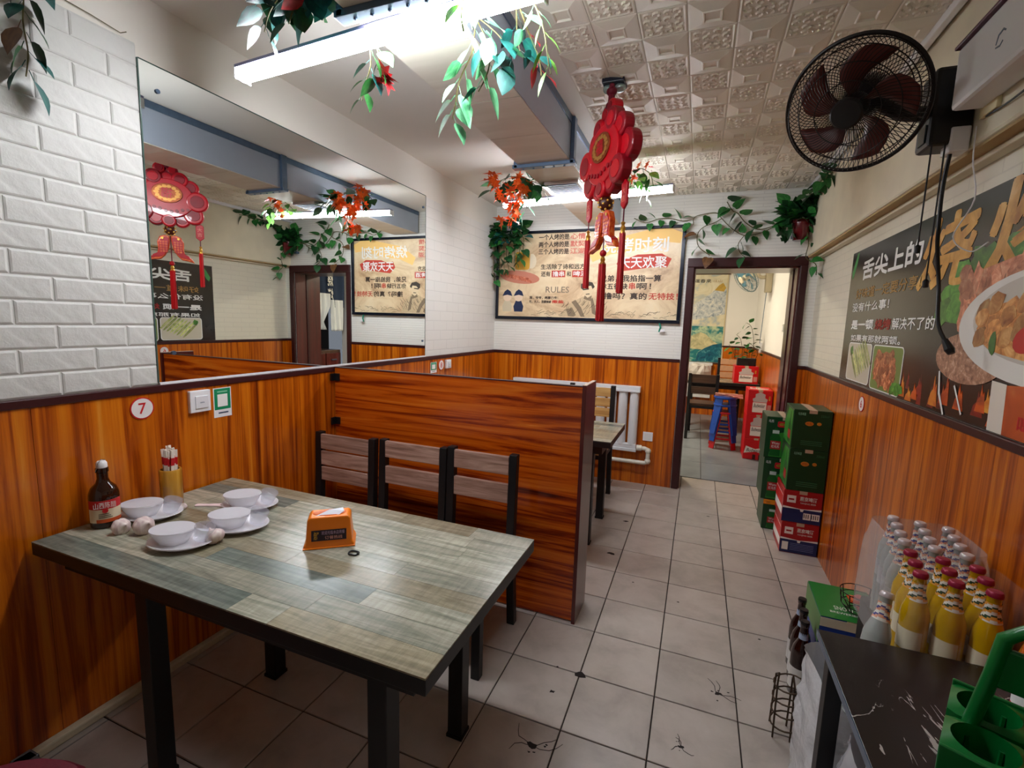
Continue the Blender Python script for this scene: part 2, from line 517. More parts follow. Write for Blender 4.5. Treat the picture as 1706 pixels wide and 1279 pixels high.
OX0, OX1, OZ = -.08, .705, 1.955
wf = struct(MB().box(XL, OX0, YF, YF + .4, 0, ZC + .1).box(OX1, XR + .2, YF, YF + .4, 0, ZC + .1).box(OX0, OX1, YF, YF + .4, OZ, ZC + .1).build('wall_far', m_wall_f))
wainscot(wf, 'y', YF, XL + .012, -.14, -1)
MB().box(.757, XR, YF - .012, YF, 0, 1.14).build('wainscot_panel', m_wain, wf)
MB().box(.757, XR, YF - .018, YF, 1.14, RAIL).build('chair_rail', m_rail, wf, bevel=.003)
wr = struct(MB().box(XR, XR + .15, YB, YF + .4, 0, ZC + .1).build('wall_right', m_wall_r))
wainscot(wr, 'x', XR, YB, YF, -1)
bm_ = struct(MB().box(.74, XR, YB, YF, 2.026, ZC).build('trim_1', [m_beam], bevel=.012))
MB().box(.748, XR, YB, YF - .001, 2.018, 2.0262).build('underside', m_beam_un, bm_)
MB().box(.79, XR, YB, YF - .001, 2.000, 2.018).build('stepped_edge', m_beam, bm_, bevel=.004)
wb = struct(MB().box(XL - .12, XR + .15, YB - .12, YB, 0, ZC + .1).build('wall_back', m_paint))

# door casing and liner
dr = struct(MB().box(-.135, OX0, YF - .022, YF + .012, 0, OZ).build('door_1', m_rail, bevel=.004))
MB().box(OX1, .757, YF - .022, YF + .012, 0, OZ).build('casing', m_rail, dr, bevel=.004)
MB().box(-.135, .757, YF - .022, YF + .012, OZ, 2.03).build('casing', m_rail, dr, bevel=.004)
MB().box(OX1 - .012, OX1, YF + .012, YF + .4, 0, OZ).build('jamb_liner', m_door, dr)
MB().box(OX0, OX0 + .012, YF + .012, YF + .4, 0, OZ).build('jamb_liner', m_door, dr)
MB().box(OX0, OX1, YF + .012, YF + .4, OZ - .012, OZ).build('head_liner', m_door, dr)
MB().box(OX1 - .02, OX1 - .012, YF + .17, YF + .2, 0, OZ - .012).build('door_stop', m_rail, dr)

# ------------------------------------------------------------------ ceiling
ce = struct(MB().box(XL - .1, XR + .1, YB - .1, YF + .4, ZC + .004, ZC + .12).build('ceiling', m_ceil))
ps = .168
def panel(orn):
    mb = MB(); a = ps / 2 - .0012
    def ring(a0, z0, a1, z1):
        for k in range(4):
            s = [(-1, -1), (1, -1), (1, 1), (-1, 1)]; p, q = s[k], s[(k + 1) % 4]
            mb.add([(p[0] * a0, p[1] * a0, z0), (q[0] * a0, q[1] * a0, z0), (q[0] * a1, q[1] * a1, z1), (p[0] * a1, p[1] * a1, z1)], [(0, 3, 2, 1)])
    ring(a, .004, a, 0); ring(a, 0, a - .006, -.002)
    if orn:
        ring(a - .006, -.002, a - .012, .001)
        b_ = a - .012
        mb.add([(-b_, -b_, .001), (b_, -b_, .001), (b_, b_, .001), (-b_, b_, .001)], [(0, 3, 2, 1)])
        n = 4; q = 2 * b_ / n
        for i in range(n):
            for j in range(n):
                cx, cy = -b_ + (i + .5) * q, -b_ + (j + .5) * q
                s1 = 1 if (i + j) % 2 else -1
                prev = None; N = 9
                for t in range(N):
                    th = t / (N - 1) * 1.55 * 2 * PI * .5
                    rr = q * .46 * (1 - .55 * t / (N - 1))
                    a_ = th * s1 + (PI / 2) * ((i * 2 + j) % 4)
                    ox, oy = math.cos(a_), math.sin(a_)
                    w_ = q * .14
                    cur = [(cx + ox * (rr - w_), cy + oy * (rr - w_), .001), (cx + ox * rr, cy + oy * rr, -.0042), (cx + ox * (rr + w_), cy + oy * (rr + w_), .001)]
                    if prev: mb.add(prev + cur, [(0, 1, 4, 3), (1, 2, 5, 4)], 1)
                    prev = cur
    else:
        ring(a - .006, -.002, a * .42, -.010); ring(a * .42, -.010, a * .38, -.013); ring(a * .38, -.013, a * .33, -.013); ring(a * .33, -.013, a * .28, -.007)
        b_ = a * .28
        mb.add([(-b_, -b_, -.007), (b_, -b_, -.007), (b_, b_, -.007), (-b_, b_, -.007)], [(0, 3, 2, 1)])
    return mb
psrc = [None, None]
for i in range(9):
    for j in range(26):
        x = -.124 + (i - 3.0) * ps + ps / 2 - ps * .0
        y = 2.03 + (j - 12) * ps + ps / 2
        if x - ps / 2 < -.73 or x + ps / 2 > .80 or y + ps / 2 > YF + .02: continue
        orn = (i + j) % 2
        k = 1 if orn else 0
        if psrc[k] is None:
            psrc[k] = panel(bool(orn)).build('ceiling_panel', [m_panel, m_curl], ce, loc=(x, y, ZC))
        else: inst(psrc[k], ce, (x, y, ZC))
MB().box(.70, .725, YB, YF, ZC - .03, ZC + .002).build('cable_conduit', m_white, ce, bevel=.004)

# ------------------------------------------------------------------ inner room behind the doorway
IY, IX = 8.5, .82
f2 = struct(MB().box(-2.6, IX + .1, YF + .4, IY + .1, -.06, -.004).build('floor_inner', m_grout))
src = None
for i in range(-4, 2):
    for j in range(7):
        x = .42 + i * .6; y = YF + .4 + .3 + j * .6
        if src is None: src = tile_mesh(.6, .6).build('tile', m_tile_in, f2, loc=(x, y, 0))
        else: inst(src, f2, (x, y, 0))
wi = struct(MB().box(-2.6, IX + .1, IY, IY + .1, 0, 2.6).build('wall_inner_far', m_innerw))
wj = struct(MB().box(IX, IX + .1, 5.45, IY, 0, 2.6).box(IX, IX + .1, YF + .4, 5.45, 2.12, 2.6).build('wall_inner_right', m_innerw))
struct(MB().box(-2.7, -2.6, YF + .4, IY + .1, 0, 2.6).build('wall_inner_left', m_innerw))
struct(MB().box(-2.7, IX + .1, YF + .4, IY + .1, 2.5, 2.6).build('ceiling_inner', m_innerw))
wainscot(wi, 'y', IY, -2.6, IX - .012, -1)
wainscot(wj, 'x', IX, 5.45, IY, -1)
MB().box(-2.6, IX, IY - .06, IY, 2.33, 2.40).build('cornice', mat('beige cornice', (222, 190, 132), .6), wi)
# side opening of the inner room with a dark recess (seen only in the mirror)
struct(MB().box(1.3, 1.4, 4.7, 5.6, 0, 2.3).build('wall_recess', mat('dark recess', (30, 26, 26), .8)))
# ------------------------------------------------------------------ duct and lights
DX0, DX1, DZ = -1.03, -.725, 2.335
du = thing('ceiling_duct', 'long pale grey boxed duct under the ceiling with blue grey angle brackets', 'duct', (0, 0, 0))
mb = MB().box(DX1 - .004, DX1, -.3, YF - .02, DZ, ZC + .003).box(DX0, DX0 + .004, -.3, YF - .02, DZ, ZC + .003)
mb.build('side_sheet', m_duct, du)
ys = [-.3, .45, 1.45, 1.86, 2.24, 2.60, 2.95, 3.34, 3.85, YF - .02]
for a, b in zip(ys, ys[1:]):
    MB().box(DX0 + .004, DX1 - .004, a + .002, b - .002, DZ - .004, DZ + .006).build('underside_panel', m_duct_un, du)
MB().box(DX1 - .001, DX1 + .006, -.3, YF - .02, ZC - .035, ZC + .002).build('top_angle', m_steel, du)
MB().box(DX0 - .006, DX0 + .001, -.3, YF - .02, ZC - .035, ZC + .002).build('top_angle', m_steel, du)
for yb in (1.20, 2.62):
    mb = MB()
    mb.box(DX1, DX1 + .022, yb, yb + .045, DZ - .022, ZC + .002).box(DX0 - .022, DX0, yb, yb + .045, DZ - .022, ZC + .002).box(DX0 - .03, DX1 + .03, yb, yb + .045, DZ - .024, DZ - .004)
    for q in range(5): mb.tube([(DX0 + .03 + q * .06, yb + .022, DZ - .03), (DX0 + .03 + q * .06, yb + .022, DZ - .02)], .006, 6)
    mb.build('bracket', m_steel, du, bevel=.002)
vt = MB().box(-.985, -.765, 2.98, 3.24, DZ - .022, DZ - .004).build('vent_grille', m_white, du, bevel=.003)
mb = MB()
for k in range(8): mb.cbox((-.875, 3.0 + k * .031, DZ - .026), (.19, .012, .004), 0, None)
mb.build('vent_slat', m_steel, vt)

def led(name, label, x0, x1, y0, y1, z, wd=.062):
    L = math.hypot(x1 - x0, y1 - y0)
    t = thing(name, label, 'light', (x0, y0, z), math.atan2(y1 - y0, x1 - x0), 'LED batten lights')
    MB().box(0, L, -wd / 2 - .001, wd / 2 + .001, .030, .042).build('housing', mat('lilac metal housing', (150, 150, 190), .4, metal=.3), t, bevel=.002)
    pts = [(-wd / 2, .030)] + [(-wd / 2 * math.cos(PI * k / 8), .018 - .024 * math.sin(PI * k / 8)) for k in range(9)] + [(wd / 2, .030)]
    M = Matrix(((0, 0, 1, 0), (1, 0, 0, 0), (0, 1, 0, 0), (0, 0, 0, 1)))
    MB().prism(pts, .006, L - .006, 0, M).build('diffuser', mat('LED diffuser', (255, 255, 255), .5, emit=(246, 248, 255), estr=LED), t)
    for q in (0, L - .006): MB().box(q, q + .006, -wd / 2 - .001, wd / 2 + .001, -.006, .041).build('end_cap', m_white, t, bevel=.001)
    return t
led('tube_light', 'bright LED batten light nearest the camera, crossing under the grey duct', -1.62, -.44, 1.356, 1.275, 2.29)
led('tube_light', 'small far LED batten light glowing behind the red ornament', -1.42, -.215, 3.38, 3.24, 2.29)
# lamp added out of view to brighten the inner room: round, with a glowing bowl
il = thing('fill_lamp', 'unseen round ceiling lamp added to light the back room beyond the doorway', 'light', (-.7, 6.4, 2.5))
MB().lathe([(.22, 0), (.22, -.03), (.2, -.035)], (0, 0, 0), 28).build('base', m_white, il)
MB().lathe([(.2, -.03), (.19, -.06), (.14, -.09), (.0, -.1)], (0, 0, 0), 28).build('diffuser', mat('fill lamp bowl', (255, 255, 255), .5, emit=(255, 240, 214), estr=28.0), il, smooth=True)

# ------------------------------------------------------------------ mirror on the left wall
mi, nt, b = newmat('mirror silver')
b.inputs['Base Color'].default_value = (.86, .90, .885, 1); b.inputs['Metallic'].default_value = 1; b.inputs['Roughness'].default_value = .004
mr = thing('wall_mirror', 'large frameless mirror sheet along the left wall above the wooden wainscot', 'mirror', (XL, 1.187, RAIL))
MB().box(.001, .006, 0, 1.903, .008, 1.165).build('mirror_sheet', mi, mr)
MB().box(.0, .007, -.004, 0, .008, 1.167).box(.0, .007, 1.903, 1.907, .008, 1.167).box(.0, .007, 0, 1.903, 1.165, 1.169).build('glass_edge', mat('green glass edge', (70, 92, 84), .2), mr)
MB().box(.0, .014, -.002, 1.905, 0, .008).build('bottom_channel', m_white, mr)
for y in (.06, 1.87):
    for z in (.12, 1.08): MB().tube([(.005, y, z), (.011, y, z)], .008, 10).build('fixing_screw', m_steel, mr)

# ------------------------------------------------------------------ booth partition
pa = thing('booth_partition', 'glossy orange wood booth partition standing out from the left wall behind the table', 'partition', (-1.19, 2.13, 0))
MB().box(XL + .02 + 1.19, -.475 + 1.19, -.012, .012, .008, 1.162).build('panel', m_part, pa, bevel=.001)
MB().box(XL + .02 + 1.19, -.475 + 1.19, -.013, .013, 1.162, 1.167).build('top_edge', m_rail, pa)
MB().box(-.475 + 1.19, -.457 + 1.19, -.025, .195, 0, 1.172).build('end_board', m_door, pa, bevel=.0015)
MB().box(-.475 + 1.19, -.457 + 1.19, -.025, .195, 1.172, 1.174).build('end_board_edge', mat('pale edge band', (206, 180, 160), .5), pa)
for z in (1.11, .86): MB().box(-1.905 + 1.19, -1.87 + 1.19, -.02, -.012, z - .02, z + .02).box(-1.905 + 1.19, -1.897 + 1.19, -.05, -.012, z - .02, z + .02).build('corner_bracket', m_black, pa)

# ------------------------------------------------------------------ small things on the left wainscot
XW = XL + .012
def disc(name, label, ch, fr, cu, cv, r=.041):
    t = thing(name, label, 'number disc', fr.o + fr.u * cu + fr.v * cv)
    F = Fr((0, 0, 0), fr.u, fr.v)
    F.poly('plate', ell(0, 0, r, r, 28), m_redtxt, t, 0, .003)
    F.poly('face', ell(0, 0, r * .9, r * .9, 28), mat('disc face', (232, 226, 224), .35), t, .003, .0036)
    F.text(ch, -r * .32, r * .32, -r * .5, r * .5, m_redtxt, t, .0041, .01)
FL = Fr((XW, 0, 0), (0, 1, 0))
disc('table_number', 'round white disc with a red 7 on the left wainscot above the table', '7', FL, 1.115, 1.088)
disc('table_number', 'small round disc with a red 8 beyond the booth partition', '8', FL, 3.325, 1.088, .042)
FRW = Fr((XR - .012, 0, 0), (0, -1, 0))
disc('table_number', 'round white disc with a 6 on the right wainscot under the food poster', '6', FRW, -2.94, 1.08)
def switch(label, fr, u0, u1, v0, v1, rocker=True):
    t = thing('wall_switch', label, 'switch', fr.o + fr.u * ((u0 + u1) / 2) + fr.v * v0)
    F = Fr((0, 0, 0), fr.u, fr.v); w_, h = (u1 - u0) / 2, v1 - v0
    F.rect('plate', -w_, w_, 0, h, m_white, t, 0, .018, .003)
    F.rect('rocker', -w_ * .55, w_ * .7, h * .18, h * .75, mat('switch rocker', (226, 226, 230), .3), t, .018, .022, .0015)
    for k in range(3): F.rect('mark', w_ * (-.1 + k * .14), w_ * (-.02 + k * .14), h * .42, h * .47, m_steel, t, .022, .0222)
switch('square white wall switch next to the number 7 disc', FL, 1.285, 1.372, 1.04, 1.13)
switch('small white wall switch right of the number 8 disc', FL, 3.385, 3.465, 1.055, 1.125)
m_green = mat('payment card green', (16, 140, 92), .4)
def card(label, fr, u0, u1, v0, v1):
    t = thing('payment_card', label, 'card', fr.o + fr.u * u0 + fr.v * v0)
    F = Fr((0, 0, 0), fr.u, fr.v); w_, h = u1 - u0, v1 - v0
    F.rect('sheet', 0, w_, 0, h, m_white, t, 0, .0012)
    F.rect('green_field', w_ * .05, w_ * .95, h * .26, h * .97, m_green, t, .0012, .0016)
    F.rect('white_square', w_ * .22, w_ * .78, h * .36, h * .78, m_whitetxt, t, .0016, .002)
    F.rect('print_line', w_ * .25, w_ * .8, h * .12, h * .17, m_steel, t, .0012, .0016)
    F.rect('print_line', w_ * .22, w_ * .78, h * .85, h * .885, mat('pale green print', (150, 214, 180), .5), t, .0016, .002)
card('green and white payment card right of the square switch by the table', FL, 1.395, 1.478, 1.0, 1.128)
card('green and white payment card beside the number 8 disc', FL, 3.165, 3.255, 1.035, 1.118)

# ------------------------------------------------------------------ parchment sign on the far wall
FS = Fr((0, YF - .004, 0), (1, 0, 0))
def su(x): return -.165 + (x + .165) * .948
sg = thing('framed_sign', 'wide dark framed parchment sign with brush lettering on the far wall', 'sign', (-1.03, YF, 1.472))
SG = Fr((1.03, -.004, -1.472), (1, 0, 0))
u0, u1, v0, v1 = -1.905, -.165, 1.475, 2.308
m_frame = mat('dark navy sign frame', (20, 26, 40), .25, metal=.3)
parch = ramp_mat('parchment', [(0.24, (136, 100, 74)), (0.40, (204, 172, 134)), (0.54, (232, 208, 168)), (0.66, (240, 220, 184)), (0.82, (238, 204, 140))], (1.3, 1, 2.2), 1.9, 8, .8, rough=.35, nrough=.65)
SG.rect('print_sheet', u0, u1, v0, v1, parch, sg, 0, .008)
for a in ((u0, u1, v0, v0 + .03), (u0, u1, v1 - .026, v1), (u0, u0 + .026, v0 + .03, v1 - .026), (u1 - .03, u1, v0 + .03, v1 - .026)):
    SG.rect('frame_rail', *a, m_frame, sg, 0, .028, .004)
D = .0085
fr0 = random.Random(77)
m_ink = mat('brown ink', (58, 44, 36), .6); m_redink = mat('brick red ink', (196, 66, 50), .6); m_palered = mat('pale red ink', (214, 112, 96), .6)
m_grey = mat('grey sketch ink', (96, 86, 74), .7); m_gold2 = mat('pale gold ink', (250, 206, 126), .6)
def st(body, x0, x1, z0, z1, m, bold=0.0): SG.text(body, su(x0), su(x1), z0, z1, m, sg, D + .0008, 0.0, fat=.0008 + bold * .12)
for body, red, z in (('一个人烤的是', '心情', 2.222), ('两个人烤的是', '默契', 2.155), ('三个人烤的是', '江湖', 2.09)):
    st(body, -1.55, -1.24, z, z + .05, m_ink, .004); st(red, -1.225, -1.08, z, z + .052, m_palered, .004)
st('生活除了诗和远方', -1.52, -1.07, 1.952, 2.0, m_ink, .002)
st('还有', -1.515, -1.42, 1.886, 1.932, m_ink, .002)
for a, b_, tx in ((-1.405, -1.265, '撸串'), (-1.195, -1.03, '啤酒')):
    SG.rect('red_stamp', su(a), su(b_), 1.878, 1.94, m_redink, sg, D, D + .0004); st(tx, a + .012, b_ - .012, 1.886, 1.933, m_whitetxt)
st('和', -1.25, -1.21, 1.886, 1.93, m_ink)
st('RULES', -1.46, -1.22, 1.735, 1.79, mat('faint rules ink', (140, 124, 104), .7))
st('报，爷爷，烤腰已传！', -1.63, -1.33, 1.672, 1.70, m_ink); st('吃，大人，我要辣椒', -1.63, -1.40, 1.635, 1.662, m_ink); st('撒盐', -1.39, -1.27, 1.637, 1.665, m_redink, .006)
SG.poly('gold_wash', [(su(p[0]), p[1]) for p in stroke([(-1.02, 2.05), (-.85, 2.14), (-.6, 2.18), (-.35, 2.24), (-.2, 2.2)], .075)], m_gold2, sg, D - .0004, D)
st('烧烤时刻', -.93, -.31, 2.09, 2.215, m_whitetxt, .012)
SG.poly('red_badge', [(su(x), z) for x, z in ((-.77, 1.99), (-.74, 2.055), (-.66, 2.04), (-.58, 2.07), (-.36, 2.075), (-.33, 2.055), (-.275, 2.03), (-.31, 1.955), (-.4, 1.965), (-.6, 1.94), (-.7, 1.93))], m_redink, sg, D, D + .0004)
st('天天欢聚', -.745, -.315, 1.952, 2.055, m_whitetxt, .006)
st('兄弟，我掐指一算', -.92, -.355, 1.835, 1.893, m_ink, .006)
st('你五行缺', -.915, -.655, 1.768, 1.822, m_ink, .004); st('串', -.64, -.585, 1.768, 1.826, m_redink, .006); st('啊！', -.57, -.44, 1.768, 1.822, m_ink, .004)
st('撸吗？真的', -.87, -.475, 1.68, 1.738, m_ink, .006); st('无特技！', -.455, -.2, 1.68, 1.738, m_redink, .004)
# sketch of a seated man, plate of sausages, two small officials
m_sk1 = mat('sketch wash', (204, 180, 142), .7, vary=.12, bscale=40); m_sk2 = mat('sketch shade', (134, 116, 92), .7, vary=.25, bscale=60); m_sk3 = mat('sketch dark', (66, 58, 50), .7, vary=.2, bscale=60)
def sp(name, pts, m, d): SG.poly(name, [(su(x), z) for x, z in pts], m, sg, D + d, D + d + .0002)
sp('sketch_coat', [(-1.30, 1.515), (-1.24, 1.60), (-1.17, 1.655), (-1.08, 1.70), (-.98, 1.70), (-.92, 1.66), (-.87, 1.58), (-.85, 1.515)], m_sk1, 0)
sp('sketch_face', [(-1.075, 1.80), (-1.085, 1.755), (-1.065, 1.715), (-1.03, 1.69), (-.995, 1.71), (-.98, 1.76), (-.99, 1.80)], mat('sketch skin', (226, 204, 166), .7), .0002)
sp('sketch_neck', [(-1.06, 1.71), (-1.07, 1.68), (-1.0, 1.66), (-.99, 1.71)], m_sk2, .0001)
sp('sketch_hair', [(-1.10, 1.775), (-1.10, 1.815), (-1.05, 1.84), (-.99, 1.83), (-.965, 1.79), (-.985, 1.77), (-1.0, 1.80), (-1.05, 1.795), (-1.08, 1.765)], m_sk3, .0004)
sp('sketch_hair', [(-1.085, 1.77), (-1.02, 1.775), (-1.02, 1.766), (-1.08, 1.758)], m_sk3, .0005)
sp('sketch_moustache', [(-1.05, 1.725), (-1.015, 1.73), (-1.01, 1.722), (-1.05, 1.718)], m_sk3, .0005)
sp('sketch_lapel', [(-1.19, 1.65), (-1.15, 1.67), (-1.09, 1.60), (-1.05, 1.515), (-1.09, 1.515), (-1.13, 1.58)], m_sk2, .0003)
sp('sketch_fold', [(-1.24, 1.58), (-1.18, 1.60), (-1.14, 1.53), (-1.16, 1.515), (-1.22, 1.52)], m_sk2, .0003)
sp('sketch_fold', [(-1.0, 1.68), (-.98, 1.69), (-.95, 1.60), (-.94, 1.53), (-.98, 1.55)], m_sk2, .0003)
for k in range(34):
    x = -1.30 + fr0.uniform(0, .46); z = 1.53 + fr0.uniform(0, .13) * (1 - abs(x + 1.05) * 1.8)
    sp('sketch_stroke', stroke([(x, z), (x + .02, z + .018), (x + .03 + fr0.uniform(-.01, .02), z + .045)], .0018), m_sk3, .0006)
for k in range(46):
    x = fr0.choice([fr0.uniform(-1.62, -1.3), fr0.uniform(-.84, -.22)]); z = 1.515 + fr0.uniform(0, .05)
    sp('sketch_stroke', stroke([(x, z), (x + fr0.uniform(.01, .03), z + fr0.uniform(-.01, .02)), (x + fr0.uniform(.03, .07), z + fr0.uniform(-.01, .02))], .002), m_sk2, .0002)
SG.poly('plate_print', [(su(x), z) for x, z in ell(-1.745, 1.88, .215, .06, 24, -.1)], mat('plate pink', (206, 132, 108), .5), sg, D, D + .0002)
ms = ramp_mat('sausage print', [(0.3, (150, 62, 40)), (0.6, (214, 118, 86)), (0.8, (240, 190, 150))], (30, 30, 30), 1.2, 3)
SG.polys('sausage_print', [[(su(x), z) for x, z in ell(-1.90 + k * .032, 1.90 - k * .006, .012, .04, 10, .9)] for k in range(9)], ms, sg, D + .0004, D + .0006)
SG.poly('cup_print', [(su(x), z) for x, z in rrect(-1.80, -1.64, 1.95, 2.12, .03)], mat('beer yellow print', (226, 170, 60), .5), sg, D, D + .0002)
SG.polys('cup_handle_print', [[(su(x), z) for x, z in ell(-1.62, 2.03, .05, .07, 14)]], mat('handle cream print', (236, 220, 190), .5), sg, D - .0003, D)
m_navy = mat('navy print', (26, 40, 76), .5); m_skin = mat('skin print', (240, 214, 186), .5); m_robe = mat('cream robe print', (214, 200, 170), .5)
for cx, robe in ((-1.875, m_robe), (-1.75, m_navy)):
    SG.poly('robe_print', [(su(x), z) for x, z in ((cx - .045, 1.55), (cx - .055, 1.60), (cx - .03, 1.655), (cx + .03, 1.655), (cx + .055, 1.60), (cx + .045, 1.55))], robe, sg, D, D + .0003)
    SG.poly('face_print', [(su(x), z) for x, z in ell(cx, 1.685, .045, .036, 18)], m_skin, sg, D + .0003, D + .0006)
    SG.poly('hat_print', [(su(x), z) for x, z in ((cx - .055, 1.70), (cx - .03, 1.745), (cx, 1.765), (cx + .035, 1.745), (cx + .055, 1.70), (cx, 1.712))], m_navy, sg, D + .0006, D + .0009)
# peg hanging on the frame
pg = thing('hanging_clip', 'small green ribbon and clip hanging under the right end of the sign', 'clip', (-.33, YF - .03, 1.40))
MB().tube([(0, 0, .0), (.01, -.005, .04), (0, 0, .075)], .008, 6).build('ribbon', mat('teal ribbon', (20, 130, 104), .5), pg)
MB().box(.005, .045, -.006, .006, .0, .022).build('clip_body', m_white, pg, bevel=.002)

# ------------------------------------------------------------------ food poster on the right wall
po = thing('food_poster', 'huge dark barbecue poster with gold and white characters on the right wall', 'poster', (XR, 2.2, 1.17))
PF = Fr((0, -2.2, -1.17), (0, -1, 0))
# poster frame coordinates: u = -Y
m_pdark = ramp_mat('poster charcoal', [(0.3, (30, 29, 27)), (0.6, (44, 42, 38)), (0.8, (62, 58, 48))], (1, 1.2, 1.2), 1.4, 4, .4, rough=.22)
PU = lambda y: -y
def pr(name, y0, y1, z0, z1, m, d0, d1): return PF.rect(name, -y0, -y1, z0, z1, m, po, d0, d1)
pr('poster_sheet', 3.462, .75, RAIL + .001, 1.915, m_pdark, .001, .0025)
def pt(body, y0, y1, z0, z1, m, bold=0.0, shear=0.0, d=.0034): return PF.text(body, -y0, -y1, z0, z1, m, po, d, 0.0, shear, fat=bold * .12)
m_ochre = mat('ochre print', (170, 130, 66), .5); m_dred = mat('deep red print', (150, 24, 20), .5)
pt('舌尖上的', 3.24, 2.47, 1.742, 1.845, m_whitetxt, .035)
pt('好味道一定要分享！', 3.31, 2.44, 1.638, 1.695, m_ochre, .006)
pt('没有什么事！', 3.35, 2.77, 1.566, 1.615, m_whitetxt, .008)
pt('是一顿', 3.33, 2.96, 1.468, 1.518, m_whitetxt, .02); pt('烧烤', 2.93, 2.72, 1.468, 1.518, m_dred, .02); pt('解决不了的', 2.70, 2.27, 1.468, 1.52, m_whitetxt, .008)
pt('如果有那就两顿。', 3.31, 2.575, 1.40, 1.437, m_whitetxt, .008)
m_goldp = ramp_mat('gold brush print', [(0.3, (176, 112, 30)), (0.55, (222, 166, 74)), (0.8, (246, 212, 140))], (6, 6, 6), 2, 5, .4, rough=.3)
pt('烧', 2.48, 2.06, 1.63, 1.885, m_goldp, .075, .15); pt('烤', 1.99, 1.55, 1.63, 1.905, m_goldp, .09, .1)
pt('烧', 1.50, 1.2, 1.72, 1.88, m_goldp, .09, .1) if False else None
PF.poly('chilli_print', [(-3.44, 1.80), (-3.40, 1.86), (-3.37, 1.905), (-3.345, 1.905), (-3.36, 1.85), (-3.40, 1.78), (-3.425, 1.76)], mat('green pepper print', (70, 150, 80), .5), po, .0025, .003)
fr_ = random.Random(31)
m_flame = [ramp_mat('flame orange', [(0.35, (120, 30, 10)), (0.6, (222, 92, 20))], (8, 8, 14), 1.2), ramp_mat('flame red', [(0.35, (60, 16, 12)), (0.65, (160, 36, 18))], (8, 8, 14), 1.2), ramp_mat('flame yellow', [(0.35, (206, 84, 20)), (0.65, (244, 170, 60))], (8, 8, 14), 1.2)]
def flame(y, z, h, w_, m, d):
    pts = [(-y - w_, z), (-y - w_ * .7, z + h * .4), (-y - w_ * .25, z + h * .55), (-y - w_ * .1, z + h), (-y + w_ * .25, z + h * .6), (-y + w_ * .45, z + h * .75), (-y + w_ * .8, z + h * .3), (-y + w_, z)]
    return [(a, b_) for a, b_ in pts]
for mi_ in range(3):
    PF.polys('flame_print', [flame(fr_.uniform(1.2, 2.5) if k % 4 else fr_.uniform(2.2, 3.44), RAIL + .004 + fr_.uniform(0, .06), fr_.uniform(.05, .13), fr_.uniform(.012, .035), 0, 0) for k in range(14)], m_flame[(mi_ + 1) % 3], po, .0025, .0027 + mi_ * .0004)
# two photographs with rounded corners
m_ph1 = mat('photo cream ground', (206, 198, 178), .4); m_ph2 = mat('photo green ground', (120, 140, 70), .4)
PF.poly('photo_border', rrect(-3.325, -2.925, 1.178, 1.392, .025), m_whitetxt, po, .003, .0034); PF.poly('photo_field', rrect(-3.317, -2.933, 1.183, 1.387, .022), m_ph1, po, .0034, .0036)
PF.poly('photo_border', rrect(-2.905, -2.515, 1.172, 1.392, .025), m_whitetxt, po, .003, .0034); PF.poly('photo_field', rrect(-2.897, -2.523, 1.177, 1.387, .022), m_ph2, po, .0034, .0036)
m_veg = ramp_mat('pale vegetable print', [(0.3, (120, 150, 70)), (0.55, (190, 196, 120)), (0.8, (226, 222, 170))], (30, 30, 30), 1.1, 3, rand=.38)
m_meat = ramp_mat('grilled meat print', [(0.25, (96, 36, 20)), (0.45, (166, 84, 50)), (0.62, (214, 146, 100)), (0.82, (240, 206, 170))], (26, 26, 26), 1.3, 5, .8, rand=.38)
m_meat2 = ramp_mat('rosy meat print', [(0.25, (136, 60, 40)), (0.5, (206, 128, 96)), (0.75, (236, 186, 150))], (22, 22, 22), 1.2, 5, .8, rand=.38)
m_skew = ramp_mat('browned chicken print', [(0.25, (140, 66, 20)), (0.5, (206, 138, 70)), (0.75, (240, 198, 130))], (18, 18, 18), 1.2, 4, .8, rand=.38)
m_leaf_p = ramp_mat('lettuce print', [(0.3, (30, 96, 26)), (0.6, (80, 150, 50)), (0.8, (150, 200, 90))], (16, 16, 16), 1.4, 5, .8, rand=.38)
PF.polys('vegetable_print', [ell(-3.20 + k * .03, 1.265 + .012 * k, .10, .012, 12, -.75) for k in range(8)], m_veg, po, .0036, .004)
PF.polys('vegetable_print', [blob(-3.26, 1.345, .03, .03, 10)], m_leaf_p, po, .0036, .004)
PF.polys('heap_print', [blob(-2.72, 1.28, .15, .085, 20, .1, 0, fr_)], m_meat, po, .00362, .00368)
PF.polys('meat_print', [blob(-2.72 + fr_.uniform(-.12, .12), 1.28 + fr_.uniform(-.07, .07), .035, .022, 9, .3, fr_.uniform(0, 3), fr_) for k in range(34)], m_meat, po, .0037, .0041)
PF.polys('lettuce_print', [blob(-2.60 + k * .03, 1.20 + (k % 2) * .012, .035, .022, 10, .35, 0, fr_) for k in range(4)], m_leaf_p, po, .0045, .0048)
PF.polys('heap_print', [blob(-1.75, 1.575, .36, .105, 22, .08, 0, fr_)], m_meat2, po, .0038, .0040)
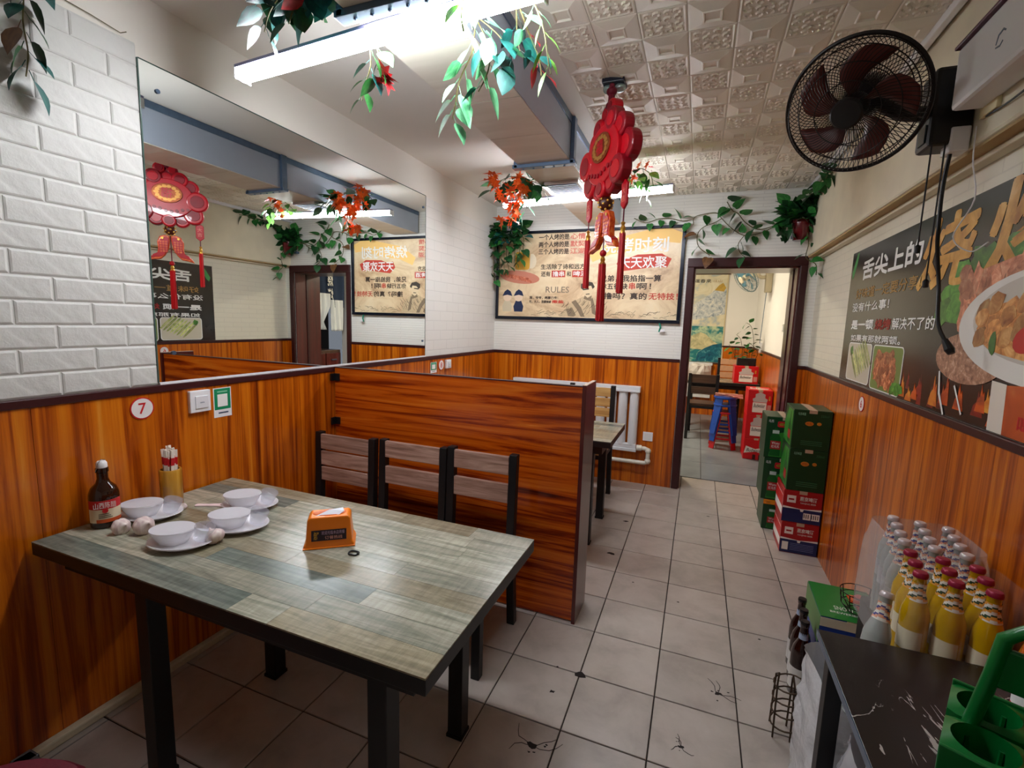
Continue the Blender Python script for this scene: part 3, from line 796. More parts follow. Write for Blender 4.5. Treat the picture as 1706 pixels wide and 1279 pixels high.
# heap of food, white plate with skewers, round grill, glass of beer
PF.polys('lettuce_print', [blob(-y, z, .075, .055, 14, .3, 0, fr_) for y, z in ((2.16, 1.60), (2.1, 1.65), (2.2, 1.54), (2.0, 1.69), (1.9, 1.62), (1.8, 1.7), (2.1, 1.54))], m_leaf_p, po, .0032, .0035)
PF.polys('meat_print', [blob(-fr_.uniform(1.35, 2.08), fr_.uniform(1.5, 1.655), .055, .032, 9, .3, fr_.uniform(0, 3), fr_) for k in range(46)], m_meat2, po, .0041, .0044)
PF.polys('grill_print', [ell(-2.0, 1.375, .215, .085, 26)], ramp_mat('minced meat print', [(0.3, (120, 70, 50)), (0.55, (190, 140, 110)), (0.7, (230, 200, 180)), (0.85, (90, 130, 60))], (40, 40, 40), 1.3, 5), po, .0048, .0050)
PF.polys('grill_leg_print', [stroke([(-2.17, 1.32), (-2.15, 1.24), (-2.10, 1.17)], .007), stroke([(-2.05, 1.28), (-1.98, 1.19)], .005)], m_whitetxt, po, .0052, .0054)
PF.poly('plate_print', ell(-1.62, 1.48, .455, .165, 40), mat('plate white print', (238, 236, 230), .4), po, .0056, .0058)
PF.poly('plate_well_print', ell(-1.60, 1.50, .39, .13, 40), mat('plate grey print', (206, 200, 190), .4), po, .0059, .0060)
PF.polys('skewer_base_print', [blob(-1.66, 1.475, .31, .085, 22, .07, 0, fr_)], m_skew, po, .0061, .0062)
PF.polys('skewer_meat_print', [blob(-1.94 + (k % 9) * .068, 1.53 - (k // 9) * .042 + .02 * (k % 2), .042, .030, 10, .18, .5, fr_) for k in range(27)], m_skew, po, .0063, .0066)
PF.polys('tomato_print', [blob(-1.72, 1.44, .04, .036, 12, .1), blob(-1.45, 1.46, .04, .036, 12, .1)], mat('tomato print', (200, 30, 24), .4), po, .0070, .0073)
PF.polys('green_pepper_print', [blob(-1.86, 1.43, .02, .035, 10, .2), blob(-1.66, 1.54, .02, .03, 10, .2)], m_leaf_p, po, .0070, .0073)
PF.poly('beer_glass_print', [(-1.80, RAIL + .004), (-1.81, 1.31), (-1.5, 1.33), (-1.5, RAIL + .004)], ramp_mat('red beer print', [(0.3, (150, 50, 16)), (0.6, (206, 90, 30)), (0.8, (236, 150, 80))], (4, 4, 4), 1.5, 3), po, .0062, .0066)
PF.poly('beer_foam_print', [(-1.82, RAIL + .004), (-1.83, 1.32), (-1.755, 1.315), (-1.745, RAIL + .004)], mat('foam print', (236, 226, 212), .4), po, .0067, .0070)
pt('啤酒', 1.68, 1.56, 1.19, 1.24, m_redtxt, .01, 0, .0072)

# ------------------------------------------------------------------ radiator and its pipe on the far wall
m_rad = mat('white radiator enamel', (228, 230, 232), .3)
ra = thing('radiator', 'white column radiator on the far wall behind the second booth', 'radiator', (-1.06, YF - .012, .31))
MB().box(-.61, .61, -.085, -.012, .545, .568).box(-.61, .61, -.078, -.015, .568, .598).build('top_rail', m_rad, ra, bevel=.004)
MB().box(-.61, .605, -.078, -.015, .0, .028).box(-.61, .60, -.07, -.02, .028, .07).build('bottom_rail', m_rad, ra, bevel=.004)
fin = None
for k in range(12):
    x = .56 - k * .1007
    if fin is None:
        pts = [(x + .04 * math.cos(PI * q / 8), -.04 - .035 * math.sin(PI * q / 8)) for q in range(9)]
        pts += [(x - .04, -.02), (x + .04, -.02)]
        fin = MB().prism([(p[0] - x, p[1]) for p in pts], .06, .55).build('fin', m_rad, ra, loc=(x, 0, 0))
    else: inst(fin, ra, (x, 0, 0))
m_pipe = mat('cream plastic pipe', (226, 222, 206), .35)
pp = thing('heating_pipe', 'cream heating pipe bending down and left under the radiator', 'pipe', (-.35, YF - .05, .21))
MB().tube([(-.10, 0, .135), (-.03, 0, .135), (-.008, 0, .128), (0, 0, .105), (0, 0, .03), (-.008, 0, .008), (-.03, 0, 0), (-.6, 0, 0), (-1.3, 0, 0)], .019, 10).build('pipe_run', m_pipe, pp, smooth=True)
for c in ((0, 0, .115), (0, 0, .02)): MB().sphere(c, .027, 12, 8).build('elbow', m_pipe, pp, smooth=True)
MB().tube([(-.105, 0, .135), (-.06, 0, .135)], .027, 10).build('coupling', m_pipe, pp, smooth=True)
FW = Fr((0, YF - .012, 0), (1, 0, 0))
t = thing('wall_socket', 'square white blank socket plate right of the radiator', 'socket', (-.365, YF - .012, .41))
F_ = Fr((0, 0, 0), (1, 0, 0)); F_.rect('plate', -.043, .043, 0, .082, m_white, t, 0, .008, .002); F_.rect('cover', -.03, .03, .012, .07, mat('cover white', (228, 228, 226), .4), t, .008, .0095, .001)
# ------------------------------------------------------------------ tables
PL = [(0.26, (92, 94, 80)), (0.44, (136, 137, 120)), (0.58, (166, 164, 146)), (0.8, (190, 186, 168))]
PLA = ramp_mat('weathered plank grey', PL, (1.2, 16, 16), 2.4, 8, 1.0, rough=.24, rand=.2, nrough=.7, cross=(70, 9, 1))
PLB = ramp_mat('weathered plank tan', [(0.24, (96, 90, 72)), (0.45, (134, 126, 102)), (0.62, (160, 152, 128)), (0.8, (184, 177, 156))], (1.2, 16, 16), 2.4, 8, 1.0, rough=.24, rand=.18, nrough=.7, cross=(70, 9, 1))
PLC = ramp_mat('weathered plank green grey', [(0.24, (62, 70, 64)), (0.45, (92, 102, 94)), (0.62, (118, 126, 116)), (0.8, (154, 157, 144))], (1.2, 16, 16), 2.4, 8, 1.0, rough=.24, rand=.18, nrough=.7, cross=(70, 9, 1))
def make_table(label, x0, x1, y0, y1, z, legs, seed):
    r = random.Random(seed)
    cx, cy = (x0 + x1) / 2, (y0 + y1) / 2
    t = thing('dining_table', label, 'table', (cx, cy, 0))
    a, b_ = (x1 - x0) / 2, (y1 - y0) / 2
    MB().box(-a, a, -b_, b_, z - .042, z - .004).build('top_board', m_black, t, bevel=.002)
    MB().box(-a + .06, a - .06, -b_ + .05, b_ - .05, z - .10, z - .042).build('apron', m_black, t)
    n = 9; w_ = 2 * b_ / n
    k = 0
    for i in range(n):
        cuts = [-a] + sorted(r.uniform(-a * .8, a * .8) for _ in range(2)) + [a]
        for p, q in zip(cuts, cuts[1:]):
            if q - p < .04: continue
            k += 1
            m = r.choice([PLA, PLA, PLB, PLB, PLC])
            MB().box(p + .0004, q - .0004, -b_ + i * w_ + .0004, -b_ + (i + 1) * w_ - .0004, z - .004, z).build('plank', m, t)
    for lx, ly in legs:
        MB().box(lx - cx - .027, lx - cx + .027, ly - cy - .027, ly - cy + .027, .012, z - .042).build('leg', m_black, t, bevel=.003)
    for lx, ly in legs:
        MB().box(lx - cx - .03, lx - cx + .03, ly - cy - .03, ly - cy + .03, 0, .012).build('foot_cap', mat('black rubber', (10, 10, 10), .8), t)
    return t
make_table('nearest dining table with a weathered grey plank top and black legs', -1.893, -.466, .761, 1.449, .722, ((-1.475, .845), (-.632, .845), (-.69, 1.345), (-1.50, 1.30)), 5)
make_table('second plank table mostly hidden behind the orange booth partition', -1.893, -.462, 2.915, 3.535, .722, ((-1.5, 3.0), (-.60, 2.99), (-.60, 3.45), (-1.5, 3.45)), 8)

# ------------------------------------------------------------------ chairs
m_slat = ramp_mat('greyish pink wood slat', [(0.25, (110, 80, 68)), (0.45, (164, 128, 112)), (0.62, (192, 158, 142)), (0.82, (214, 186, 170))], (1.0, 12, 14), 2.2, 6, 1.6, rough=.4, rand=.1)
m_slat2 = ramp_mat('light yellow wood slat', [(0.3, (176, 128, 70)), (0.6, (210, 168, 104)), (0.8, (226, 196, 140))], (1.0, 12, 14), 2.2, 5, 1.0, rough=.4)
m_brownslat = ramp_mat('dark brown wood slat', [(0.3, (56, 38, 28)), (0.6, (88, 62, 46)), (0.8, (112, 84, 64))], (1.0, 12, 14), 2.2, 5, 1.0, rough=.4)
def make_chair(label, x0, x1, yback, slats, slatm, top=.835, rz=0.0, group=None, depth=.40, seatm=None, name='dining_chair'):
    """back at local y=0, seat towards -y, base at the middle of the seat"""
    w_ = (x1 - x0) / 2
    t = thing(name, label, 'chair', ((x0 + x1) / 2, yback - depth / 2 * math.cos(rz), 0), rz, group)
    h = depth / 2
    P = .019
    for sx in (-1, 1):
        mb = MB(); X = sx * (w_ - P)
        pts = [(X, h - .02, top), (X, h - .035, .45), (X, h + .01, 0)]
        for (p, q) in zip(pts, pts[1:]):
            mb.add([(p[0] - P, p[1] - P, p[2]), (p[0] + P, p[1] - P, p[2]), (p[0] + P, p[1] + P, p[2]), (p[0] - P, p[1] + P, p[2]), (q[0] - P, q[1] - P, q[2]), (q[0] + P, q[1] - P, q[2]), (q[0] + P, q[1] + P, q[2]), (q[0] - P, q[1] + P, q[2])], [(0, 1, 2, 3), (7, 6, 5, 4), (0, 4, 5, 1), (1, 5, 6, 2), (2, 6, 7, 3), (3, 7, 4, 0)])
        mb.build('back_post', m_black, t, bevel=.003)
        MB().box(X - P, X + P, -h + .0, -h + 2 * P, 0, .44).build('front_leg', m_black, t, bevel=.003)
    mb = MB().box(-w_ + .01, w_ - .01, -h + .005, -h + .035, .405, .44).box(-w_ + .01, w_ - .01, h - .06, h - .035, .405, .44)
    for sx in (-1, 1): mb.box(sx * (w_ - .02) - .012, sx * (w_ - .02) + .012, -h + .02, h - .04, .405, .44)
    mb.build('seat_frame', m_black, t)
    MB().box(-w_ + .005, w_ - .005, -h - .005, h - .06, .44, .468).build('seat', seatm or slatm, t, bevel=.008)
    for z0, z1 in slats:
        MB().box(-w_ + 2 * P, w_ - 2 * P, h - .043, h - .022, z0, z1).build('back_slat', slatm, t, bevel=.003)
    return t
make_chair('leftmost of the three chairs against the partition, with three close slats', -1.885, -1.50, 1.98, ((.742, .823), (.655, .733), (.570, .646)), m_slat, .832, 0, 'chairs along the partition')
make_chair('middle chair against the partition, its back of two wide slats', -1.478, -1.088, 1.99, ((.748, .832), (.612, .702)), m_slat, .836, 0, 'chairs along the partition')
make_chair('rightmost of the three chairs against the partition, nearest its free end', -1.082, -.725, 1.99, ((.752, .838), (.618, .708)), m_slat, .848, 0, 'chairs along the partition')
make_chair('chair with light yellow slats between the second table and the radiator', -1.0, -.612, 3.98, ((.85, .925), (.765, .84), (.68, .755)), m_slat2, .945, 0)
# chair at the bottom left of the frame, turned towards the table
t = make_chair('burgundy padded chair at the near left corner of the table', -1.60, -1.20, .50, ((.70, .78), (.58, .66)), m_slat, .82, PI, None, .42, mat('burgundy vinyl', (92, 14, 34), .5, vary=.25, bump=.2, bscale=90))
t.location = (-1.165, .30, 0)
for c in list(t.children):
    if c.name.startswith('seat') and not c.name.startswith('seat_frame'): bpy.data.objects.remove(c)
MB().lathe([(.0, .44), (.19, .44), (.205, .452), (.205, .47), (.19, .488), (.12, .497), (0, .50)], (0, -.01, 0), 28).build('seat', MATS['burgundy vinyl'], t, smooth=True)

# ------------------------------------------------------------------ things on the near table
ZT = .722
m_china = mat('white china', (232, 230, 234), .18, coat=.4)
m_film = mat('clear shrink film', (240, 240, 250), .08, alpha=.16)
m_glassy = mat('clear thin plastic', (226, 228, 240), .06, alpha=.30)
def tableware(label, x, y, rz):
    t = thing('wrapped_tableware', label, 'tableware', (x, y, ZT), rz, 'film wrapped place settings')
    MB().lathe([(.0, .004), (.05, .004), (.052, 0), (.056, .0), (.06, .006), (.082, .014), (.089, .017), (.088, .020), (.06, .010), (0, .009)], (0, 0, 0), 32, sx=1.12, sy=.86).build('plate', m_china, t, smooth=True)
    # oval bowl standing on the plate, its mouth covered by the taut film
    MB().lathe([(.0, .014), (.032, .014), (.034, .009), (.037, .009), (.041, .016), (.052, .034), (.059, .052), (.0575, .0535), (.050, .036), (.036, .018), (0, .016)], (-.028, .0, 0), 32, sx=1.12, sy=.90).build('bowl', m_china, t, smooth=True)
    MB().lathe([(.0585, .0535), (.0585, .0542), (.02, .0534), (0, .0532)], (-.028, 0, 0), 32, sx=1.12, sy=.90).build('film_lid', mat('milky film lid', (226, 226, 232), .2, alpha=.72), t, smooth=True)
    Mx = Matrix.Translation((.058, .004, .018)) @ Matrix.Rotation(.35, 4, 'Y')
    MB().lathe([(.020, 0), (.022, .002), (.030, .046), (.029, .048), (.021, .005), (.0, .004)], (0, 0, 0), 22, 0, Mx).build('cup', m_glassy, t, smooth=True)
    mb = MB(); n = 30; lv = 7; vs_ = []; fs = []
    rr = random.Random(int(x * 1000))
    for i in range(lv + 1):
        q = i / lv
        for k in range(n):
            an = 2 * PI * k / n; c, s2 = math.cos(an), math.sin(an)
            ox, oy, oz = .098 * c, .074 * s2, .019 + .002 * math.sin(3 * an)
            ix, iy = -.028 + .060 * c * 1.12, .060 * s2 * .9
            if c > .2: ix += .030 * (c - .2)
            f_ = 1 + (rr.uniform(-.03, .03) if 0 < i < lv else 0)
            vs_.append(((ox + (ix - ox) * q) * f_, (oy + (iy - oy) * q) * f_, oz + (.054 - oz) * (q ** .8) + (rr.uniform(-.002, .002) if 0 < i < lv else 0)))
    for i in range(lv):
        for k in range(n):
            k2 = (k + 1) % n; fs.append((i * n + k, i * n + k2, (i + 1) * n + k2, (i + 1) * n + k))
    mb.add(vs_, fs); mb.build('shrink_film', m_film, t)
tableware('wrapped bowl, cup and plate nearest the camera on the table', -1.465, .942, .35)
tableware('wrapped bowl, cup and plate behind the small garlic bulb, nearest the tissue box', -1.415, 1.098, .40)
tableware('wrapped bowl, cup and plate beside the brown bottle along the wall', -1.765, 1.035, .50)
tableware('wrapped bowl and plate at the back of the four settings, touching the pink spoon', -1.535, 1.245, .40)

m_garlic = ramp_mat('garlic skin', [(0.3, (190, 160, 162)), (0.55, (224, 208, 202)), (0.8, (240, 232, 224))], (60, 60, 4), 1.3, 4, .6, rough=.55)
def garlic(label, x, y, r, tilt=0.0):
    t = thing('garlic_bulb', label, 'garlic', (x, y, ZT + r * .80), 0, 'garlic bulbs on the table')
    mb = MB(); seg = 24; rows = 9; vs_ = []; fs = []
    R = Matrix.Rotation(tilt, 4, 'Y')
    for i in range(rows + 1):
        th = PI * i / rows
        for k in range(seg):
            a = 2 * PI * k / seg
            q = 1 + .09 * abs(math.cos(3.5 * a)) * math.sin(th)
            z = -math.cos(th) * .80 + (.55 * max(0, (i / rows - .75)) / .25 * .6)
            rad = math.sin(th) * q if i < rows else .0
            if i == rows - 1: rad = .16; z = 1.0
            if i == rows: z = 1.25; rad = .08
            vs_.append(R @ Vector((rad * r * math.cos(a), rad * r * math.sin(a), z * r)))
    for i in range(rows):
        for k in range(seg):
            k2 = (k + 1) % seg
            fs.append((i * seg + k, i * seg + k2, (i + 1) * seg + k2, (i + 1) * seg + k))
    fs.append(tuple(range(seg - 1, -1, -1))); fs.append(tuple(rows * seg + k for k in range(seg)))
    mb.add(vs_, fs); mb.build('bulb', m_garlic, t, smooth=True)
    MB().lathe([(.2 * r, -.80 * r), (.24 * r, -.78 * r), (.1 * r, -.7 * r)], (0, 0, 0), 10, 0, R).build('root_plate', mat('garlic root', (150, 120, 90), .8), t)
garlic('left garlic bulb of the pair below the brown bottle', -1.72, .915, .026, 1.2)
garlic('right garlic bulb of the pair, touching the wrapped setting behind', -1.655, .945, .030, 1.1)
garlic('single pinkish garlic bulb in front of the second wrapped plate', -1.385, .992, .027, -.8)
garlic('tiny garlic bulb between the two left wrapped plates', -1.60, .985, .017, .6)
garlic('tiny garlic clove at the foot of the bamboo chopstick holder', -1.735, 1.125, .014, .4)

# brown swing-top bottle
m_brownglass = mat('dark brown glass', (48, 20, 10), .08, trans=.35, coat=.5)
t = thing('sauce_bottle', 'brown swing-top bottle with a red and cream label by the wall', 'bottle', (-1.832, .932, ZT))
MB().lathe([(.036, 0), (.041, .004), (.042, .10), (.041, .115), (.034, .135), (.020, .150), (.0155, .165), (.0155, .185), (.018, .187), (.018, .20), (.014, .203)], (0, 0, 0), 26).build('glass', m_brownglass, t, smooth=True)
MB().lathe([(.015, .201), (.016, .205), (.015, .218), (.011, .224), (0, .225)], (0, 0, 0), 18).build('stopper', m_white, t, smooth=True)
MB().tube([(.0, -.019, .19), (.012, -.021, .205), (.016, -.018, .222), (.0, .0, .229), (-.016, .018, .222), (-.012, .021, .205), (0, .019, .19)], .0015, 6).build('swing_wire', mat('steel wire', (180, 180, 184), .25, metal=1), t)
def wrap_label(parent, r, z0, z1, a0, a1, m, name='label', d=.0006, n=14):
    vs_ = []; fs = []
    for k in range(n + 1):
        a = a0 + (a1 - a0) * k / n
        for z in (z0, z1): vs_.append(((r + d) * math.cos(a), (r + d) * math.sin(a), z))
    for k in range(n): fs.append((2 * k, 2 * k + 2, 2 * k + 3, 2 * k + 1))
    return MB().add(vs_, fs).build(name, m, parent, smooth=True)
ang = math.atan2(-.93, 1.83)
wrap_label(t, .042, .022, .098, ang - 1.25, ang + 1.25, mat('cream label', (222, 208, 176), .5))
wrap_label(t, .042, .068, .098, ang - 1.25, ang + 1.25, m_redtxt, 'red_band', .0009)
wrap_label(t, .042, .022, .034, ang - .6, ang + 1.25, mat('orange band', (206, 84, 30), .5), 'orange_band', .0009)
fx = Fr((.0432 * math.cos(ang), .0432 * math.sin(ang), 0), (-math.sin(ang), math.cos(ang), 0))
fx.text('山西陈醋', -.029, .029, .073, .094, m_whitetxt, t, .002, 0)
fx.poly('red_seal', ell(0, .064, .008, .008, 16), m_redtxt, t, .0012, .0018)
for q in range(3): fx.rect('print_line', -.018, .018 - q * .004, .040 + q * .006, .042 + q * .006, m_ink, t, .0008, .0014)

# bamboo holder and wrapped chopsticks
m_bam = ramp_mat('yellow bamboo', [(0.3, (150, 96, 20)), (0.6, (190, 134, 38)), (0.8, (206, 158, 66))], (40, 40, 2), 1.2, 4, .3, rough=.3, coat=.3)
t = thing('chopstick_holder', 'yellow bamboo cup holding the chopsticks by the wall', 'holder', (-1.815, 1.14, ZT))
mb = MB().lathe([(.034, 0), (.036, .003), (.036, .137), (.034, .140), (.030, .140), (.030, .006), (0, .006)], (0, 0, 0), 26)
mb.build('cup', m_bam, t, smooth=True)
m_paperw = mat('white chopstick paper', (236, 226, 214), .6); m_wood = mat('pale chopstick wood', (226, 190, 132), .5)
for k in range(13):
    a = k * 2.4; rr = .004 + .0205 * math.sqrt(k / 13)
    x, y = rr * math.cos(a), rr * math.sin(a)
    c = thing('wrapped_chopsticks', 'paper wrapped chopsticks standing in the yellow bamboo cup', 'chopsticks', (-1.815 + x, 1.14 + y, ZT + .0075), rnd.uniform(0, 3), 'chopsticks in the bamboo cup')
    c.rotation_euler = (-y * 3.2, x * 3.2, 0.3 * k)
    h = rnd.uniform(.195, .22)
    MB().box(-.0055, .0055, -.0022, .0022, 0, h).build('paper_sleeve', m_paperw, c)
    MB().box(-.0058, .0058, -.0025, .0025, h * .72, h * .86).build('red_print', m_redtxt, c)

# spoon, tissue box, hair tie
t = thing('plastic_spoon', 'pink white soup spoon lying behind the wrapped plates', 'spoon', (-1.66, 1.20, ZT), math.atan2(.06, .12))
mb = MB()
for i in range(9):
    pass
pts = [(-.075, .006), (-.07, .0105), (-.03, .0085), (.01, .012), (.03, .018), (.055, .016), (.062, 0), (.055, -.016), (.03, -.018), (.01, -.012), (-.03, -.0085), (-.07, -.0105), (-.075, -.006)]
MB().prism(pts, 0, .005).build('handle', mat('pink white plastic', (232, 206, 208), .3), t, bevel=.0015)
MB().prism(ell(.033, 0, .018, .008, 14), .005, .0054).build('handle_slot', mat('slot shadow brown', (90, 70, 64), .6), t)
MB().lathe([(0, .001), (.014, .002), (.024, .008), (.026, .013), (.024, .013), (.0, .004)], (.082, 0, 0), 18).build('bowl', MATS['pink white plastic'], t, smooth=True)

t = thing('tissue_box', 'orange plastic tissue box with a dark label on the table', 'tissue box', (-1.065, 1.150, ZT), math.atan2(.091, .119))
m_or = mat('orange plastic', (246, 130, 8), .3, coat=.2)
pts = [(-.076, 0), (.076, 0), (.076, .012), (.070, .018), (.064, .092), (.056, .100), (-.056, .100), (-.064, .092), (-.070, .018), (-.076, .012)]
M = Matrix(((1, 0, 0, 0), (0, 0, -1, 0), (0, 1, 0, 0), (0, 0, 0, 1)))
def taper(o):
    for v in o.data.vertices:
        k = v.co.z / .1
        v.co.y *= (1 - .24 * k)
taper(MB().prism(pts, -.045, .045, 0, M).build('box', m_or, t, bevel=.004))
MB().box(-.078, .078, -.047, .047, 0, .005).build('base_rim', m_or, t, bevel=.002)
MB().prism(ell(0, .0, .050, .024, 24), .0995, .1012).build('slot_rim', mat('deep orange', (214, 92, 6), .4), t)
mb = MB()
mb.add([(-.04, -.02, .1), (.03, -.022, .1), (.045, -.012, .108), (.0, -.004, .112), (-.03, .004, .104), (.04, .006, .112)], [(0, 1, 2, 3), (3, 2, 5, 4)])
mb.build('tissue', mat('tissue paper', (236, 238, 246), .8), t)
# label on the sloping front: built in a tilted frame
th = math.atan2(.045 * .24, .1)
FT = Fr((0, -.0451, 0), (1, 0, 0), (0, math.sin(th), math.cos(th)))
FT.rect('label', -.052, .052, .026, .060, mat('dark violet label', (40, 26, 40), .4), t, 0.0005, .0015)
FT.text('烧烤', -.045, -.03, .03, .056, m_gold, t, .002, .01)
FT.text('欢迎光临本店用餐', -.022, .047, .045, .057, mat('lilac print', (190, 160, 190), .5), t, .002, 0)
FT.text('订餐热线', -.012, .040, .030, .041, mat('pink print', (214, 150, 140), .5), t, .002, .006)
t = thing('hair_tie', 'small black elastic ring on the table in front of the tissue box', 'ring', (-.945, 1.118, ZT + .003))
MB().tube([(.016 * math.cos(2 * PI * k / 20), .013 * math.sin(2 * PI * k / 20), .001 * math.sin(6 * PI * k / 20)) for k in range(20)], .0028, 8, True).build('band', mat('black elastic', (18, 22, 24), .6), t, smooth=True)
MB().sphere((.016, 0, .001), .004, 8, 6).build('knot', MATS['black elastic'], t, smooth=True)
# ------------------------------------------------------------------ cartons
m_cgreen = mat('carton dark green', (10, 60, 28), .4, vary=.12, bscale=12)
m_cgreen2 = mat('carton bright green', (48, 134, 44), .4, vary=.15, bscale=12)
m_cred = mat('carton red', (170, 22, 28), .4, vary=.08, bscale=10)
m_cred2 = mat('carton bright red', (206, 16, 26), .4, vary=.06, bscale=10)
m_cblue = mat('carton navy', (28, 40, 92), .4, vary=.1)
m_tape = mat('clear brown tape', (196, 176, 150), .25)
m_card = mat('raw cardboard', (186, 146, 96), .7)
def carton(label, x0, x1, y0, y1, z0, z1, m, rz=0.0, group=None, name='beer_carton'):
    cx, cy = (x0 + x1) / 2, (y0 + y1) / 2
    t = thing(name, label, 'box', (cx, cy, z0), rz, group)
    a, b_, h = (x1 - x0) / 2, (y1 - y0) / 2, z1 - z0
    MB().box(-a, a, -b_, b_, 0.0005, h - .004).build('carton_body', m, t, bevel=.003)
    MB().box(-a + .001, -.001, -b_ + .001, b_ - .001, h - .004, h - .0005).build('top_flap', m, t, bevel=.001)
    MB().box(.001, a - .001, -b_ + .001, b_ - .001, h - .004, h - .0005).build('top_flap', m, t, bevel=.001)
    MB().box(-.022, .022, -b_ - .0006, b_ + .0006, h - .022, h).build('tape', m_tape, t)
    fr = Fr((0, -b_, 0), (1, 0, 0)); sd = Fr((-a, 0, 0), (0, -1, 0))
    return t, fr, sd, a, b_, h
# --- four cartons stacked against the right wall
def green_front(t, fr, sd, a, b_, h):
    fr.text('乌苏啤酒', -a * .78, -a * .38, h * .86, h * .93, mat('pale green print', (150, 214, 180), .5), t, .0022)
    fr.poly('gold_emblem', ell(-a * .15, h * .66, a * .22, h * .055, 16), m_gold, t, 0, .002)
    fr.text('WUSU', -a * .3, a * .0, h * .63, h * .69, m_redtxt, t, .0026)
    fr.poly('gold_emblem', ell(a * .35, h * .67, a * .12, h * .04, 14), m_gold, t, 0, .002)
    for q in range(3): fr.rect('print_line', -a * .5, a * .6, h * .12 + q * h * .045, h * .12 + q * h * .045 + h * .012, mat('dim green print', (60, 120, 80), .5), t, 0, .0018)
    fr.text('330ml', a * .4, a * .8, h * .84, h * .9, MATS['dim green print'], t, .0022)
    sd.poly('bright_panel', [(-b_ * .9, h * .05), (b_ * .9, h * .05), (b_ * .9, h * .95), (-b_ * .2, h * .95), (-b_ * .9, h * .5)], m_cgreen2, t, 0, .0015)
    sd.poly('bottle_print', [(b_ * .1, h * .1), (b_ * .7, h * .1), (b_ * .7, h * .55), (b_ * .5, h * .65), (b_ * .48, h * .9), (b_ * .32, h * .9), (b_ * .3, h * .65), (b_ * .1, h * .55)], mat('bottle green print', (16, 90, 30), .4), t, .0015, .002)
    sd.rect('bottle_label', b_ * .1, b_ * .7, h * .2, h * .42, m_cred, t, .002, .0024)
for z0, z1, lb in ((.425, .70, 'lower of the two dark green beer cartons on the red and blue cartons'), (.70, .955, 'topmost dark green beer carton of the stack by the right wall')):
    green_front(*carton(lb, .60, .812, 3.42, 3.70, z0, z1, m_cgreen))
def yan(t, fr, sd, a, b_, h, code):
    fr.rect('navy_field', -a * .99, a * .99, h * .02, h * .44, m_cblue, t, 0, .0015)
    fr.poly('white_edge', [(-a * .99, h * .44), (-a * .1, h * .44), (-a * .06, h * .37), (a * .06, h * .37), (a * .1, h * .44), (a * .99, h * .44), (a * .99, h * .5), (a * .04, h * .45), (-a * .04, h * .45), (-a * .99, h * .5)], m_whitetxt, t, .0012, .002)
    fr.rect('logo_square', -a * .80, -a * .35, h * .62, h * .84, m_whitetxt, t, 0, .0015)
    fr.rect('logo_wave', -a * .72, -a * .44, h * .70, h * .75, m_cred, t, .0015, .002)
    fr.text('燕京啤酒', -a * .15, a * .72, h * .70, h * .84, m_whitetxt, t, .002, .02)
    fr.text('YANJING BEER', -a * .12, a * .68, h * .60, h * .66, m_whitetxt, t, .002)
    if code:
        fr.rect('bar_code', a * .1, a * .48, h * .14, h * .34, m_whitetxt, t, .0015, .002); fr.rect('bar_code', a * .52, a * .92, h * .14, h * .34, m_whitetxt, t, .0015, .002)
        for q in range(7): fr.rect('bar', a * (.13 + q * .105 + (.06 if q > 2 else 0)), a * (.17 + q * .105 + (.06 if q > 2 else 0)), h * .18, h * .31, m_blacktxt, t, .002, .0024)
    else:
        fr.rect('logo_square', -a * .88, -a * .55, h * .1, h * .36, m_whitetxt, t, .0015, .002)
        for q in range(5): fr.rect('print_line', -a * .45, a * .8, h * (.12 + q * .05), h * (.132 + q * .05), mat('pale blue print', (120, 130, 180), .5), t, .0015, .002)
    sd.rect('white_field', -b_ * .95, b_ * .95, h * .2, h * .8, m_whitetxt, t, 0, .0015); sd.rect('red_field', -b_ * .95, b_ * .95, h * .45, h * .8, m_cred2, t, .0015, .002)
yan(*carton('bottom red and navy beer carton on the floor by the right wall', .598, .812, 3.42, 3.70, 0, .21, m_cred), False)
yan(*carton('red and navy beer carton with a bar code, second from the floor', .592, .812, 3.42, 3.70, .21, .425, m_cred), True)
